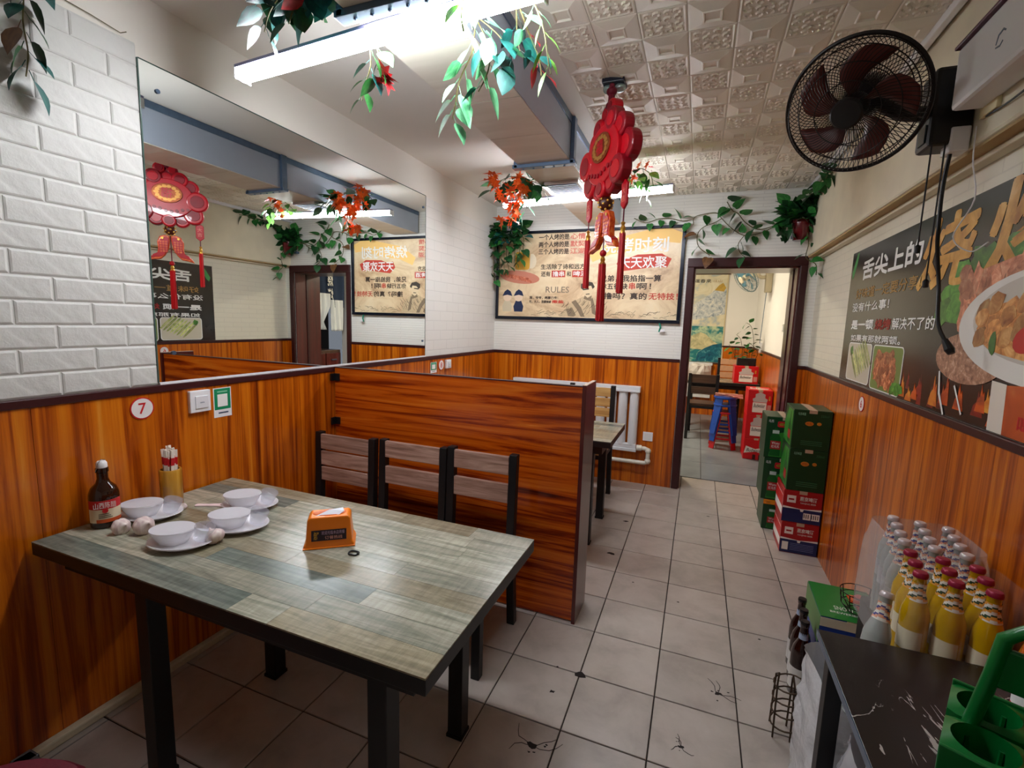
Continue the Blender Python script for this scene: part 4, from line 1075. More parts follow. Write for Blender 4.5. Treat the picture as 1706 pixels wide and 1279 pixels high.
# --- narrower green stack behind
for z0, z1, x0, lb in ((0, .225, .53, 'lowest green carton of the stack behind, with an orange top edge'), (.225, .535, .508, 'middle green carton of the stack behind, with a bottle picture'), (.535, .835, .50, 'top green carton of the stack behind, with a red badge')):
    t, fr, sd, a, b_, h = carton(lb, x0, x0 + .24, 3.78, 4.06, z0, z1, m_cgreen, 0)
    A0, A1 = -a, -a + .13
    m_ = (A0 + A1) / 2
    fr.poly('bright_panel', [(A0 + .03, .01), (A1 + .08, .01), (A1 + .08, h * .7), (A0 + .05, h * .6)], m_cgreen2, t, 0, .0012)
    fr.text('乌苏', A0 + .012, A0 + .045, h * .86, h * .93, m_whitetxt, t, .002)
    if z0 > .1:
        fr.poly('red_badge', rrect(A0 + .07, A0 + .125, h * .76, h * .90, .01), m_redtxt, t, 0, .0018); fr.poly('gold_badge', ell(A0 + .097, h * .83, .018, h * .035, 12), m_gold, t, .0018, .0022)
    fr.poly('bottle_print', [(m_ - .03, h * .06), (m_ + .035, h * .06), (m_ + .032, h * .5), (m_ + .012, h * .62), (m_ + .010, h * .72), (m_ - .012, h * .72), (m_ - .014, h * .62), (m_ - .034, h * .5)], mat('bottle green print', (16, 90, 30), .4), t, .0012, .0018)
    fr.rect('bottle_foil', m_ - .022, m_ + .02, h * .60, h * .68, mat('pale silver print', (196, 210, 200), .4), t, .0018, .0022)
    fr.rect('bottle_label', m_ - .03, m_ + .035, h * .22, h * .42, m_cred, t, .0018, .0022)
    fr.text('红乌苏', m_ - .022, m_ + .027, h * .25, h * .32, m_whitetxt, t, .0026)
    fr.text('Wusu', m_ - .022, m_ + .027, h * .34, h * .40, m_whitetxt, t, .0026)
    if z0 == 0: fr.rect('orange_edge', A0, A1 + .06, h * .84, h * .99, mat('orange yellow print', (232, 140, 30), .4), t, 0, .002)
# --- red cartons of the back room
def bud(t, fr, sd, a, b_, h, big=False):
    if big:
        fr.poly('white_ribbon', [(-a * .95, h * .28), (-a * .8, h * .62), (0, h * .5), (a * .8, h * .62), (a * .95, h * .28), (0, h * .38)], m_whitetxt, t, 0, .002)
        fr.text('Budweiser', -a * .75, a * .75, h * .36, h * .52, m_blacktxt, t, .003, .006, .3)
        for q in range(2): fr.rect('bottle_print', a * (-.2 + q * .5), a * (.05 + q * .5), .004, h * .24, mat('brown print', (70, 20, 14), .4), t, 0, .002)
        return
    fr.poly('crest_print', [(-a * .55, h * .52), (-a * .62, h * .64), (-a * .4, h * .70), (-a * .4, h * .84), (0, h * .92), (a * .4, h * .84), (a * .4, h * .70), (a * .62, h * .64), (a * .55, h * .52)], mat('silver print', (196, 192, 192), .4), t, 0, .002)
    fr.rect('white_label', -a * .58, a * .55, h * .10, h * .50, m_whitetxt, t, 0, .002)
    fr.text('Budweiser', -a * .5, a * .45, h * .30, h * .46, m_blacktxt, t, .003, .004, .3)
    fr.rect('small_label', a * .62, a * .92, h * .14, h * .42, mat('pink print', (222, 150, 150), .5), t, 0, .002)
    fr.rect('small_mark', a * .7, a * .82, h * .6, h * .78, m_gold, t, 0, .002)
for k, (z0, z1, lb) in enumerate(((0, .245, 'bottom red carton with a white ribbon in the back room stack'), (.245, .51, 'middle red carton of the back room stack of three'), (.51, .785, 'top red carton of the back room stack of three, white lettering on its lid'))):
    t, fr, sd, a, b_, h = carton(lb, .56, .80, 5.80, 6.15, z0, z1, m_cred2)
    bud(t, fr, sd, a, b_, h, k == 0)
    if k == 2:
        tp = Fr((0, -b_ + .03, h), (1, 0, 0), (0, 1, 0)); tp.text('Budweiser', -a * .8, a * .8, .05, .20, m_whitetxt, t, .0012, .008, .3)
t, fr, sd, a, b_, h = carton('red carton standing on the back room table under the plant box', .48, .77, 7.0, 7.35, .722, .955, m_cred2)
bud(t, fr, sd, a, b_, h)
# --- back room furniture
make_table('dark table of the back room carrying the red carton', -.12, .80, 6.98, 7.55, .722, ((-.05, 7.04), (.74, 7.04), (.74, 7.48), (-.05, 7.48)), 11)
make_chair('dark slatted chair in the back room with its back to the doorway', -.085, .285, 6.55, ((.74, .85), (.60, .69)), m_brownslat, .86, PI, None).location = (.10, 6.72, 0)
make_chair('pale slatted chair beyond the back room table', .30, .62, 7.95, ((.90, .985), (.80, .885), (.70, .785)), mat('pale pink wood', (206, 158, 122), .5, vary=.15, bscale=20), 1.0, 0)
t = thing('plastic_bag', 'crumpled grey clear bag standing on the back room table', 'bag', (.04, 7.2, .722))
mb = MB().lathe([(.11, .0), (.14, .03), (.145, .12), (.12, .2), (.08, .215), (0, .21)], (0, 0, 0), 18)
rr = random.Random(4); mb.v = [(p[0] * (1 + rr.uniform(-.12, .12)), p[1] * (1 + rr.uniform(-.12, .12)), p[2] * (1 + rr.uniform(-.05, .05)) if p[2] > .01 else 0) for p in mb.v]
mb.build('bag_film', mat('grey bag film', (190, 184, 178), .25, alpha=.85), t, smooth=False)
MB().lathe([(.08, .003), (.09, .1), (.06, .15), (0, .16)], (0, 0, 0), 12).build('contents', mat('grey brown contents', (150, 138, 128), .6), t)
# stools
m_bluep = mat('blue plastic', (16, 74, 176), .3); m_redp = mat('red plastic', (190, 22, 36), .35)
def stool(label, x, y, z, m):
    t = thing('plastic_stool', label, 'stool', (x, y, z), 0, 'stacked plastic stools')
    MB().lathe([(0, .42), (.10, .42), (.125, .425), (.135, .44), (.13, .45), (0, .45)], (0, 0, 0), 20).build('seat', m, t, smooth=True)
    for k in range(4):
        a = PI / 4 + k * PI / 2; mb = MB()
        for s_ in range(1):
            c0, c1 = Vector((.10 * math.cos(a), .10 * math.sin(a), .43)), Vector((.175 * math.cos(a), .175 * math.sin(a), 0))
            tn = Vector((-math.sin(a), math.cos(a), 0)); rd = Vector((math.cos(a), math.sin(a), 0))
            vs_ = []
            for c, w_ in ((c0, .055), (c1, .035)):
                vs_ += [c - tn * w_ - rd * .006, c + tn * w_ - rd * .006, c + tn * w_ + rd * .006, c - tn * w_ + rd * .006]
            mb.add(vs_, [(0, 1, 2, 3), (7, 6, 5, 4), (0, 4, 5, 1), (1, 5, 6, 2), (2, 6, 7, 3), (3, 7, 4, 0)])
        mb.build('leg', m, t, bevel=.003)
    mb = MB().tube([(.155 * math.cos(2 * PI * k / 4 + PI / 4), .155 * math.sin(2 * PI * k / 4 + PI / 4), .12) for k in range(4)], .012, 6, True)
    mb.build('brace', m, t)
stool('red plastic stool lowest in the stack beside the back room red cartons', .36, 6.25, 0, m_redp)
stool('blue plastic stool in the middle of the back room stool stack', .36, 6.25, .09, m_bluep)
stool('blue plastic stool uppermost in the back room stool stack', .36, 6.25, .18, m_bluep)
t = thing('rope_bundle', 'pale pink bundle of strings lying on the upper blue stool', 'string', (.40, 6.22, .631))
for k in range(4):
    MB().tube([(-.16 + .1 * q, -.04 + .05 * math.sin(q * 1.7 + k), .008 + k * .009 + .004 * math.cos(q)) for q in range(4)], .007, 6).build('string', mat('pale pink string', (214, 150, 140), .6), t)
# inner radiator
t = thing('radiator', 'white radiator of the back room at the left edge of the doorway', 'radiator', (-.26, IY - .045, .3))
MB().box(-.5, .5, -.07, 0, .54, .58).build('top_rail', m_rad, t); MB().box(-.5, .5, -.07, 0, 0, .05).build('bottom_rail', m_rad, t)
for k in range(10): inst(fin, t, (-.45 + k * .1, 0, 0))

# ------------------------------------------------------------------ shelf table with the black marble top (bottom right)
m_marb, nt, b = newmat('black marble laminate')
tc = nt.nodes.new('ShaderNodeTexCoord'); mp = nt.nodes.new('ShaderNodeMapping'); mp.inputs['Scale'].default_value = (3.6, 1.5, 1); mp.inputs['Rotation'].default_value = (0, 0, .35)
nt.links.new(tc.outputs['Object'], mp.inputs['Vector'])
n1 = nt.nodes.new('ShaderNodeTexNoise'); n1.inputs['Scale'].default_value = 2.2; n1.inputs['Detail'].default_value = 6; n1.inputs['Distortion'].default_value = 1.3
nt.links.new(mp.outputs[0], n1.inputs['Vector'])
sb = nt.nodes.new('ShaderNodeMath'); sb.operation = 'SUBTRACT'; sb.inputs[1].default_value = .5; nt.links.new(n1.outputs['Fac'], sb.inputs[0])
ab = nt.nodes.new('ShaderNodeMath'); ab.operation = 'ABSOLUTE'; nt.links.new(sb.outputs[0], ab.inputs[0])
n2 = nt.nodes.new('ShaderNodeTexNoise'); n2.inputs['Scale'].default_value = 5.0; nt.links.new(tc.outputs['Object'], n2.inputs['Vector'])
mrr = nt.nodes.new('ShaderNodeMapRange'); mrr.inputs['From Min'].default_value = .46; mrr.inputs['From Max'].default_value = .62; mrr.inputs['To Min'].default_value = 0.0; mrr.inputs['To Max'].default_value = .016
nt.links.new(n2.outputs['Fac'], mrr.inputs['Value'])
lt = nt.nodes.new('ShaderNodeMath'); lt.operation = 'LESS_THAN'; nt.links.new(ab.outputs[0], lt.inputs[0]); nt.links.new(mrr.outputs[0], lt.inputs[1])
mx = nt.nodes.new('ShaderNodeMix'); mx.data_type = 'RGBA'; mx.inputs[6].default_value = lin((30, 25, 26)); mx.inputs[7].default_value = lin((176, 166, 160))
nt.links.new(lt.outputs[0], mx.inputs[0]); nt.links.new(mx.outputs[2], b.inputs['Base Color']); b.inputs['Roughness'].default_value = .25
ZS = .70
sh = thing('side_table', 'narrow side table with a black marble patterned top by the right wall', 'table', (.575, .78, 0))
MB().box(-.238, .235, -.55, .548, ZS - .018, ZS).build('top_board', m_marb, sh, bevel=.001)
MB().box(-.2395, -.238, -.55, .548, ZS - .018, ZS - .0005).build('edge_band', m_steel, sh)
for x, y in ((-.205, .50), (.20, .50), (-.205, -.50), (.20, -.50)):
    MB().box(x - .018, x + .018, y - .018, y + .018, 0, ZS - .018).build('leg', m_black, sh, bevel=.002)
MB().box(-.2, .2, -.5, .5, .20, .22).build('lower_shelf', m_black, sh)
MB().box(-.22, .22, .49, .51, ZS - .05, ZS - .018).build('rail', m_black, sh); MB().box(-.215, -.195, -.5, .5, ZS - .05, ZS - .018).build('rail', m_black, sh)

# soda bottles behind the side table, standing on stacked crates
cr0 = thing('bottle_crate', 'two stacked dark crates carrying the soda bottles beyond the side table', 'crate', (.668, 1.635, 0))
MB().box(-.065, .15, -.27, .295, 0, .30).build('lower_crate', m_black, cr0, bevel=.01); MB().box(-.065, .15, -.27, .295, .30, .528).build('upper_crate', m_black, cr0, bevel=.01)
BB = [(0, -.10), (.027, -.10), (.0305, -.096), (.0305, .115), (.029, .130), (.020, .158), (.0145, .178), (.0135, .215), (.0150, .217), (.0150, .222), (.0125, .224)]
def soda(kind):
    yellow = kind == 'yellow'
    t = thing('soda_bottle', '', 'bottle')
    MB().lathe(BB, (0, 0, 0), 18).build('glass', mat('yellow soda', (206, 164, 4), .12, coat=.6) if yellow else mat('clear frosted bottle', (190, 198, 194), .15, trans=.3, coat=.4), t, smooth=True)
    wrap_label(t, .0305, .03, .084, -3.6, -1.0, mat('white yellow label', (236, 226, 196), .4) if yellow else mat('silver label', (200, 200, 206), .35, metal=.3), 'label')
    mb = MB(); cols = [mat('stripe white', (236, 232, 222), .4), mat('stripe orange', (232, 164, 66), .4) if yellow else mat('stripe salmon', (224, 160, 130), .4), mat('stripe green', (34, 66, 40), .4) if yellow else mat('stripe blue', (70, 80, 140), .4)]
    # diagonal stripes: a twisted sleeve around the neck
    seg, rows = 18, 12; vs_ = []
    for i in range(rows + 1):
        z = .158 + .046 * i / rows
        r_ = (.0207 + (.0150 - .0207) * min(1, i / rows * 2.3)) if i / rows < .435 else .0148
        for k in range(seg): vs_.append((r_ * math.cos(2 * PI * k / seg), r_ * math.sin(2 * PI * k / seg), z))
    o = len(mb.v); mb.v += vs_
    for i in range(rows):
        for k in range(seg):
            k2 = (k + 1) % seg; a = o + i * seg + k
            mb.f.append((a, o + i * seg + k2, o + (i + 1) * seg + k2, o + (i + 1) * seg + k))
            ph = (i * 1.0 + abs(((k / seg * 4) % 2) - 1) * 3.0) % 5.0
            mb.mi.append(0 if ph < 2 else (1 if ph < 3.6 else 2))
    mb.build('striped_sleeve', cols, t, smooth=True)
    MB().lathe([(.0160, .218), (.0165, .222), (.0150, .229), (.013, .231), (0, .2315)], (0, 0, 0), 18).build('cap', mat('maroon crown cap', (150, 26, 60), .35, metal=.2) if yellow else mat('pale cap', (206, 196, 198), .35, metal=.3), t, smooth=True)
    return t
proto = {'yellow': soda('yellow'), 'clear': soda('clear')}
usedp = set()
ZBOT = .63
for r in range(7):
    for c in range(4 if r > 2 else 3):
        kind = 'yellow' if r < 3 else 'clear'
        x = .562 + c * .064 + r * .012; y = 1.418 + r * .0665 - c * .018 + (.012 if r > 2 else 0)
        if x > XR - .045: continue
        t = proto[kind] if kind not in usedp else copy_tree(proto[kind])
        usedp.add(kind)
        t.location = (x, y, ZBOT); t.rotation_euler = (0, 0, rnd.uniform(-.4, .4))
        t['group'] = 'yellow soda bottles behind the side table' if kind == 'yellow' else 'clear soda bottles behind the side table'
        t['label'] = ('yellow soda bottle with a maroon cap, ' if kind == 'yellow' else 'clear soda bottle with a pale cap, ') + ('nearest', 'second', 'third', 'fourth', 'fifth', 'sixth', 'farthest')[r] + ' row of the pack, ' + ('first', 'second', 'third', 'fourth')[c] + ' from the aisle'
def film(label, x0, x1, y0, y1, z0, z1, seed, alpha_m=None, name='shrink_wrap'):
    t = thing(name, label, 'wrap', ((x0 + x1) / 2, (y0 + y1) / 2, z0))
    a, b_, h = (x1 - x0) / 2, (y1 - y0) / 2, z1 - z0
    rr = random.Random(seed); mb = MB(); n = 48; lv = 18; vs_ = []; fs = []
    crumple = name == 'plastic_bag'
    A = .013 if crumple else .004
    for i in range(lv + 1):
        q = i / lv; s_ = 1 if q < .6 else 1 - (q - .6) * .35
        for k in range(n):
            an = 2 * PI * k / n; c, s2 = math.cos(an), math.sin(an)
            pw = .4 if crumple else .28
            x = a * math.copysign(abs(c) ** pw, c) * s_; y = b_ * math.copysign(abs(s2) ** pw, s2) * s_
            p = Vector((x * 22 + seed, y * 22, h * q * 20))
            nz = mnoise.noise_vector(p) + mnoise.noise_vector(p * 2.3) * .6
            f_ = min(1, q * 6)
            vs_.append((x + nz.x * A * f_, y + nz.y * A * f_, max(0, h * q + nz.z * A * .7 * f_)))
    for i in range(lv):
        for k in range(n):
            k2 = (k + 1) % n; fs.append((i * n + k, i * n + k2, (i + 1) * n + k2, (i + 1) * n + k))
    mb.add(vs_, fs)
    mb.build('film', alpha_m or mat('wrinkled bottle film', (236, 232, 226), .1, alpha=.07), t, smooth=crumple)
    return t
film('clear film stretched over the yellow soda bottles', .53, .80, 1.366, 1.595, .53, .84, 3)
film('cloudy film stretched over the clear soda bottles', .555, .81, 1.60, 1.87, .53, .85, 4, mat('cloudy bottle film', (228, 226, 224), .16, alpha=.30))
# bottles lying in front of the clear pack
def lying(label, x, y, z, rz, tilt):
    t = copy_tree(proto['clear']); t.location = (x, y, z); t.rotation_euler = (tilt, 0, rz); t['label'] = label; t['group'] = 'tilted clear bottles by the carton'
    return t
lying('tilted clear bottle with purple stripes at the corner of the marble top', .468, 1.385, .56, 2.5, .30)

# green and blue carton with a wire basket of snacks, left of the soda bottles
t, fr, sd, a, b_, h = carton('green topped blue carton on the floor beyond the side table', .553, .778, 2.14, 2.43, .0, .30, mat('carton blue', (30, 62, 150), .4, vary=.1), -.03)
tp = Fr((0, 0, h), (1, 0, 0), (0, 1, 0))
tp.rect('green_top', -a, a, -b_, b_, mat('bright lid green', (16, 120, 46), .4), t, -.0002, .0012)
tp.text('SNOW', -.05, .02, -.07, -.04, m_whitetxt, t, .0018); tp.text('BREWERIES', -.07, .03, -.10, -.085, m_whitetxt, t, .0018)
fr.rect('cream_band', -a, a, h * .86, h * .985, mat('cream print', (226, 216, 190), .5), t, 0, .002)
fr.rect('navy_band', a * .55, a, h * .74, h * .9, mat('deep blue print', (28, 30, 130), .4), t, .002, .003)
sd.rect('green_side', -b_, b_, h * .6, h * .99, mat('pale green side', (110, 150, 90), .5), t, 0, .0015)
bk = thing('wire_basket', 'small black wire basket of red and yellow packets on the green carton lid', 'basket', (.70, 2.235, .302))
m_wire = mat('black wire', (28, 24, 24), .4, metal=.4)
for k in range(8):
    a_ = 2 * PI * k / 8
    MB().tube([(.04 * math.cos(a_), .04 * math.sin(a_), .003), (.062 * math.cos(a_), .062 * math.sin(a_), .03), (.07 * math.cos(a_), .07 * math.sin(a_), .085)], .002, 6).build('upright_wire', m_wire, bk)
for r_, z in ((.04, .003), (.062, .03), (.067, .058), (.07, .085)):
    MB().tube([(r_ * math.cos(2 * PI * k / 24), r_ * math.sin(2 * PI * k / 24), z) for k in range(24)], .002, 6, True).build('ring_wire', m_wire, bk)
for k, (c, lb) in enumerate((((214, 30, 26), 'red'), ((236, 184, 40), 'yellow'), ((222, 90, 30), 'orange'), ((200, 24, 30), 'dark red'))):
    q = thing('snack_packet', lb + ' snack packet in the wire basket on the green carton', 'packet', (.70 + .022 * math.cos(k * 1.6), 2.235 + .022 * math.sin(k * 1.6), .311 + .018 * k), k * .8, 'packets in the wire basket')
    MB().prism(rrect(-.026, .026, -.018, .018, .006), 0, .011).build('packet_body', mat('packet ' + lb, c, .3), q, bevel=.004)
    for s_ in (-1, 1): MB().box(s_ * .026 - .003, s_ * .026 + .003, -.017, .017, .004, .007).build('crimped_end', mat('packet ' + lb, c, .3), q)
# brown beer bottles between the carton and the aisle
BR = [(0, 0), (.035, 0), (.0375, .004), (.0375, .17), (.032, .20), (.0165, .235), (.0135, .285), (.0158, .288), (.0158, .304), (0, .306)]
m_pl = mat('pale blue neck foil', (170, 186, 214), .35)
def beer(label, x, y, z):
    t = thing('beer_bottle', label, 'bottle', (x, y, z), 0, 'brown beer bottles')
    MB().lathe(BR, (0, 0, 0), 18).build('glass', mat('brown beer glass', (44, 16, 10), .1, trans=.2, coat=.5), t, smooth=True)
    MB().lathe([(.0172, .236), (.0170, .238), (.0148, .262), (.0144, .262)], (0, 0, 0), 16).build('neck_foil', m_pl, t, smooth=True)
    MB().lathe([(.0162, .298), (.0168, .302), (.0155, .310), (0, .311)], (0, 0, 0), 16).build('cap', mat('black cap', (24, 20, 22), .4), t, smooth=True)
    wrap_label(t, .0375, .03, .12, -4.5, .2, mat('white beer label', (226, 224, 220), .4))
    return t
for x, y, lb in ((.500, 2.235, 'brown beer bottle farthest from the camera at the side of the green carton'), (.490, 2.145, 'middle brown beer bottle of the three beside the green carton'), (.478, 2.055, 'nearest brown beer bottle of the three beside the green carton')):
    beer(lb, x, y, 0)
film('crumpled white plastic bag bulging from under the side table', .375, .515, 1.36, 1.66, .0, .48, 9, mat('white bag film', (238, 240, 243), .14, alpha=.72, bump=.8, bscale=45), 'plastic_bag')
film('greyish bottle bag on the floor under the side table', .36, .55, .86, 1.22, .23, .55, 12, mat('grey bag film two', (216, 216, 222), .18, alpha=.6), 'plastic_bag')
for k, (x, y) in enumerate(((.42, 1.13), (.48, 1.0))):
    t = copy_tree(proto['clear']); t.location = (x, y, .325); t['label'] = ('nearer', 'farther')[1 - k] + ' clear bottle in the grey bag on the lower shelf of the side table'; t['group'] = 'bottles in the grey bag'
for k, (x, y) in enumerate(((.42, 1.43), (.46, 1.53))):
    t = copy_tree(proto['clear']); t.location = (x, y, .112); t['label'] = ('nearer', 'farther')[k] + ' clear bottle inside the white plastic bag'; t['group'] = 'bottles in the white bag'
# wire rack leaning on the bag
wk = thing('wire_rack', 'rusty wire bottle rack standing on the tiles beside the plastic bag', 'rack', (.408, 1.80, 0))
m_rust = mat('rusty wire', (74, 58, 44), .5, metal=.5, vary=.3, bscale=60)
for x in (-.055, .0, .03):
    MB().tube([(x, -.03, 0.0035), (x * .96 - .002, -.02, .21), (x * .8 - .005, .0, .235), (x * .96, .03, .21), (x, .045, .003)], .0032, 6).build('loop_wire', m_rust, wk)
for z in (.05, .10, .15, .20):
    MB().tube([(-.012 + .05 * math.cos(2 * PI * k / 18), .006 + .045 * math.sin(2 * PI * k / 18), z + .01 * math.sin(2 * PI * k / 18 + 1)) for k in range(18)], .003, 6, True).build('ring_wire', m_rust, wk)

# green bottle carriers on the marble
m_crate = mat('green carrier plastic', (6, 106, 44), .3, coat=.15)
def carrier(label, x, y, z, rz, tilt, handle=True):
    """six-bottle carrier: a deck with two rows of three round wells and a tall handle plate between the rows"""
    t = thing('bottle_carrier', label, 'carrier', (x, y, z), rz, 'green bottle carriers')
    t.rotation_euler = (tilt, 0, rz)
    L, W, R_ = .30, .205, .041
    n = 28
    for row in (-1, 1):
        for c in range(3):
            cx, cy = (c - 1) * .1, row * .052
            mb = MB()
            x0, x1 = cx - .05, cx + .05; y0, y1 = (cy - .052, cy + .047) if row < 0 else (cy - .047, cy + .052)
            sq = []; ci = []
            for k in range(n):
                a_ = 2 * PI * k / n; dx, dy = math.cos(a_), math.sin(a_)
                s_ = min(((x1 - cx) if dx > 0 else (x0 - cx)) / dx if abs(dx) > 1e-6 else 9, ((y1 - cy) if dy > 0 else (y0 - cy)) / dy if abs(dy) > 1e-6 else 9)
                sq.append((cx + dx * s_, cy + dy * s_)); ci.append((cx + dx * R_, cy + dy * R_))
            vs_ = [(p[0], p[1], .105) for p in sq] + [(p[0], p[1], .112) for p in ci] + [(cx + (p[0] - cx) * .96, cy + (p[1] - cy) * .96, .03) for p in ci] + [(p[0], p[1], .09) for p in sq]
            fs = []
            for k in range(n):
                k2 = (k + 1) % n
                fs += [(k, k2, n + k2, n + k), (n + k, n + k2, 2 * n + k2, 2 * n + k), (3 * n + k, 3 * n + k2, k2, k)]
            mb.add(vs_, fs); mb.build('bottle_well', m_crate, t, smooth=True)
            # openwork basket under the well
            mb = MB()
            for k in range(6):
                a_ = 2 * PI * k / 6
                mb.tube([(cx + R_ * math.cos(a_), cy + R_ * math.sin(a_), .09), (cx + R_ * .85 * math.cos(a_), cy + R_ * .85 * math.sin(a_), .004)], .004, 6)
            mb.tube([(cx + R_ * .85 * math.cos(2 * PI * k / 16), cy + R_ * .85 * math.sin(2 * PI * k / 16), .005) for k in range(16)], .005, 6, True)
            mb.build('well_basket', m_crate, t)
    for y_ in (-W / 2 - .002, W / 2 + .002): MB().box(-L / 2, L / 2, y_ - .003, y_ + .003, .055, .112).build('side_rim', m_crate, t, bevel=.002)
    if handle:
        MX = Matrix(((1, 0, 0, 0), (0, 0, 1, 0), (0, 1, 0, 0), (0, 0, 0, 1)))
        H0, H1, hw = .10, .30, .105
        outer = rrect(-hw, hw, H0, H1, .045, 6)
        # plate as bars: two posts, top grip, mid web with slots above and below
        mb = MB()
        mb.tube([(-hw - .015, 0, H0), (-hw, 0, .2), (-hw + .008, 0, H1 - .03), (-hw + .035, 0, H1), (hw - .035, 0, H1), (hw - .008, 0, H1 - .03), (hw, 0, .2), (hw + .015, 0, H0)], .011, 10)
        mb.build('handle_loop', m_crate, t, smooth=True)
        MB().box(-hw + .002, hw - .002, -.006, .006, .185, .255).build('handle_web', m_crate, t, bevel=.004)
    return t
carrier('tall green bottle carrier with a handle standing on the black marble top', .582, .905, ZS, -.45, 0)
carrier('second green bottle carrier in front of the tall one at the frame corner', .50, .655, ZS, -.45, 0, False)
# orange drink bottle behind the carrier
t = thing('juice_bottle', 'big clear bottle of orange drink with a white cap behind the green carrier', 'bottle', (.645, 1.10, ZS))
MB().lathe([(0, 0), (.040, 0), (.044, .006), (.044, .05), (.040, .075), (.044, .10), (.044, .16), (.036, .195), (.017, .225), (.014, .232), (.014, .245), (0, .246)], (0, 0, 0), 24).build('bottle', mat('orange drink', (238, 112, 24), .1, trans=.3, coat=.5), t, smooth=True)
MB().lathe([(.0165, .236), (.0170, .238), (.0165, .258), (.015, .26), (0, .26)], (0, 0, 0), 18).build('cap', m_white, t)
a0 = math.atan2(-1.10, -.645)
wrap_label(t, .044, .052, .100, a0 - 1.3, a0 + 1.3, m_whitetxt); wrap_label(t, .044, .052, .068, a0 - 1.3, a0 + 1.3, m_redtxt, 'red_band', .001); wrap_label(t, .044, .040, .052, a0 - 1.3, a0 + 1.3, mat('blue band', (30, 80, 190), .4), 'blue_band', .001)
wrap_label(t, .044, .118, .158, a0 - 1.1, a0 + 1.1, mat('orange label', (240, 120, 20), .4), 'orange_label', .001)
fx = Fr((.0455 * math.cos(a0), .0455 * math.sin(a0), 0), (-math.sin(a0), math.cos(a0), 0))
fx.text('MIK', -.024, .024, .073, .096, mat('navy print', (26, 40, 76), .5), t, .001, .02)
# ------------------------------------------------------------------ plants
def leaf_mesh(kind):
    """a leaf lying along +x from its stalk at the origin, slightly folded along the midrib"""
    if kind == 'pothos':
        prof = [(0, .0), (-.06, .20), (.02, .36), (.18, .44), (.40, .40), (.62, .28), (.82, .13), (1.0, 0)]
    elif kind == 'oval':
        prof = [(0, .0), (.06, .14), (.20, .29), (.42, .34), (.64, .26), (.84, .12), (1.0, 0)]
    elif kind == 'slim':
        prof = [(0, .0), (.1, .07), (.3, .13), (.55, .13), (.8, .07), (1.0, 0)]
    if kind == 'maple':
        tips = [(0, .1), (.12, .42), (.25, .2), (.55, .45), (.5, .15), (1.0, 0)]
        prof = tips
    vs_ = []; fs = []
    n = len(prof)
    for x, w_ in prof:
        dr_ = -.22 * x * x
        vs_ += [(x, w_, dr_ + .10 * w_ * 1.2), (max(x, 0) if kind != 'pothos' else max(x, .0), 0, dr_), (x, -w_, dr_ + .10 * w_ * 1.2)]
    for i in range(n - 1):
        a = 3 * i
        fs += [(a, a + 1, a + 4, a + 3), (a + 1, a + 2, a + 5, a + 4)]
    me = MB(); me.add(vs_, fs)
    # stalk
    me.tube([(-.28, 0, .06), (-.12, 0, .03), (.02, 0, .0)], .012, 4)
    return me
def leafmat(name, a, b_, c):
    return ramp_mat(name, [(0.3, a), (0.6, b_), (0.85, c)], (1.2, 3, 1), 2.0, 3, .4, rough=.5, rand=.25)
LM = {
 'dark': leafmat('dark pothos leaf', (12, 50, 22), (24, 78, 34), (50, 112, 50)),
 'mid': leafmat('green leaf', (24, 84, 36), (48, 122, 52), (104, 164, 84)),
 'pale': leafmat('pale artificial leaf', (66, 150, 104), (118, 190, 140), (176, 222, 176)),
 'lime': leafmat('yellow green leaf', (92, 168, 60), (140, 204, 92), (196, 228, 140)),
 'teal': leafmat('deep teal leaf', (8, 62, 62), (16, 92, 86), (50, 130, 110)),
 'orange': leafmat('orange maple leaf', (236, 78, 16), (252, 118, 34), (255, 164, 70)),
 'red': leafmat('red maple leaf', (150, 16, 30), (200, 34, 44), (226, 80, 70)),
 'dry': leafmat('dry brown leaf', (84, 50, 24), (120, 80, 40), (150, 110, 60)),
}
LSRC = {}
def leaf(kind, m, parent, p, d, size, roll=0.0):
    """put one leaf at p pointing along d"""
    d = Vector(d).normalized()
    a = Vector((0, 0, 1)) if abs(d.z) < .95 else Vector((0, 1, 0))
    y = a.cross(d).normalized(); z = d.cross(y)
    R = Matrix((d, y, z)).transposed().to_4x4()
    M = Matrix.Translation(p) @ R @ Matrix.Rotation(roll, 4, 'X') @ Matrix.Diagonal((size, size, size, 1))
    k = (kind, m)
    if k not in LSRC:
        o = leaf_mesh(kind).build('leaf', LM[m], parent, smooth=True); o.matrix_local = M; LSRC[k] = o
        return o
    return inst(LSRC[k], parent, M=M)
m_stem = mat('brown green stem', (92, 84, 44), .6, vary=.2)
m_gstem = mat('green stem', (60, 104, 50), .6)
def curve(pts, n=6):
    """Catmull-Rom through pts"""
    P = [Vector(p) for p in pts]; out = []
    for i in range(len(P) - 1):
        p0, p1, p2, p3 = P[max(i - 1, 0)], P[i], P[i + 1], P[min(i + 2, len(P) - 1)]
        for k in range(n):
            t = k / n
            out.append(.5 * ((2 * p1) + (-p0 + p2) * t + (2 * p0 - 5 * p1 + 4 * p2 - p3) * t * t + (-p0 + 3 * p1 - 3 * p2 + p3) * t ** 3))
    out.append(P[-1]); return out
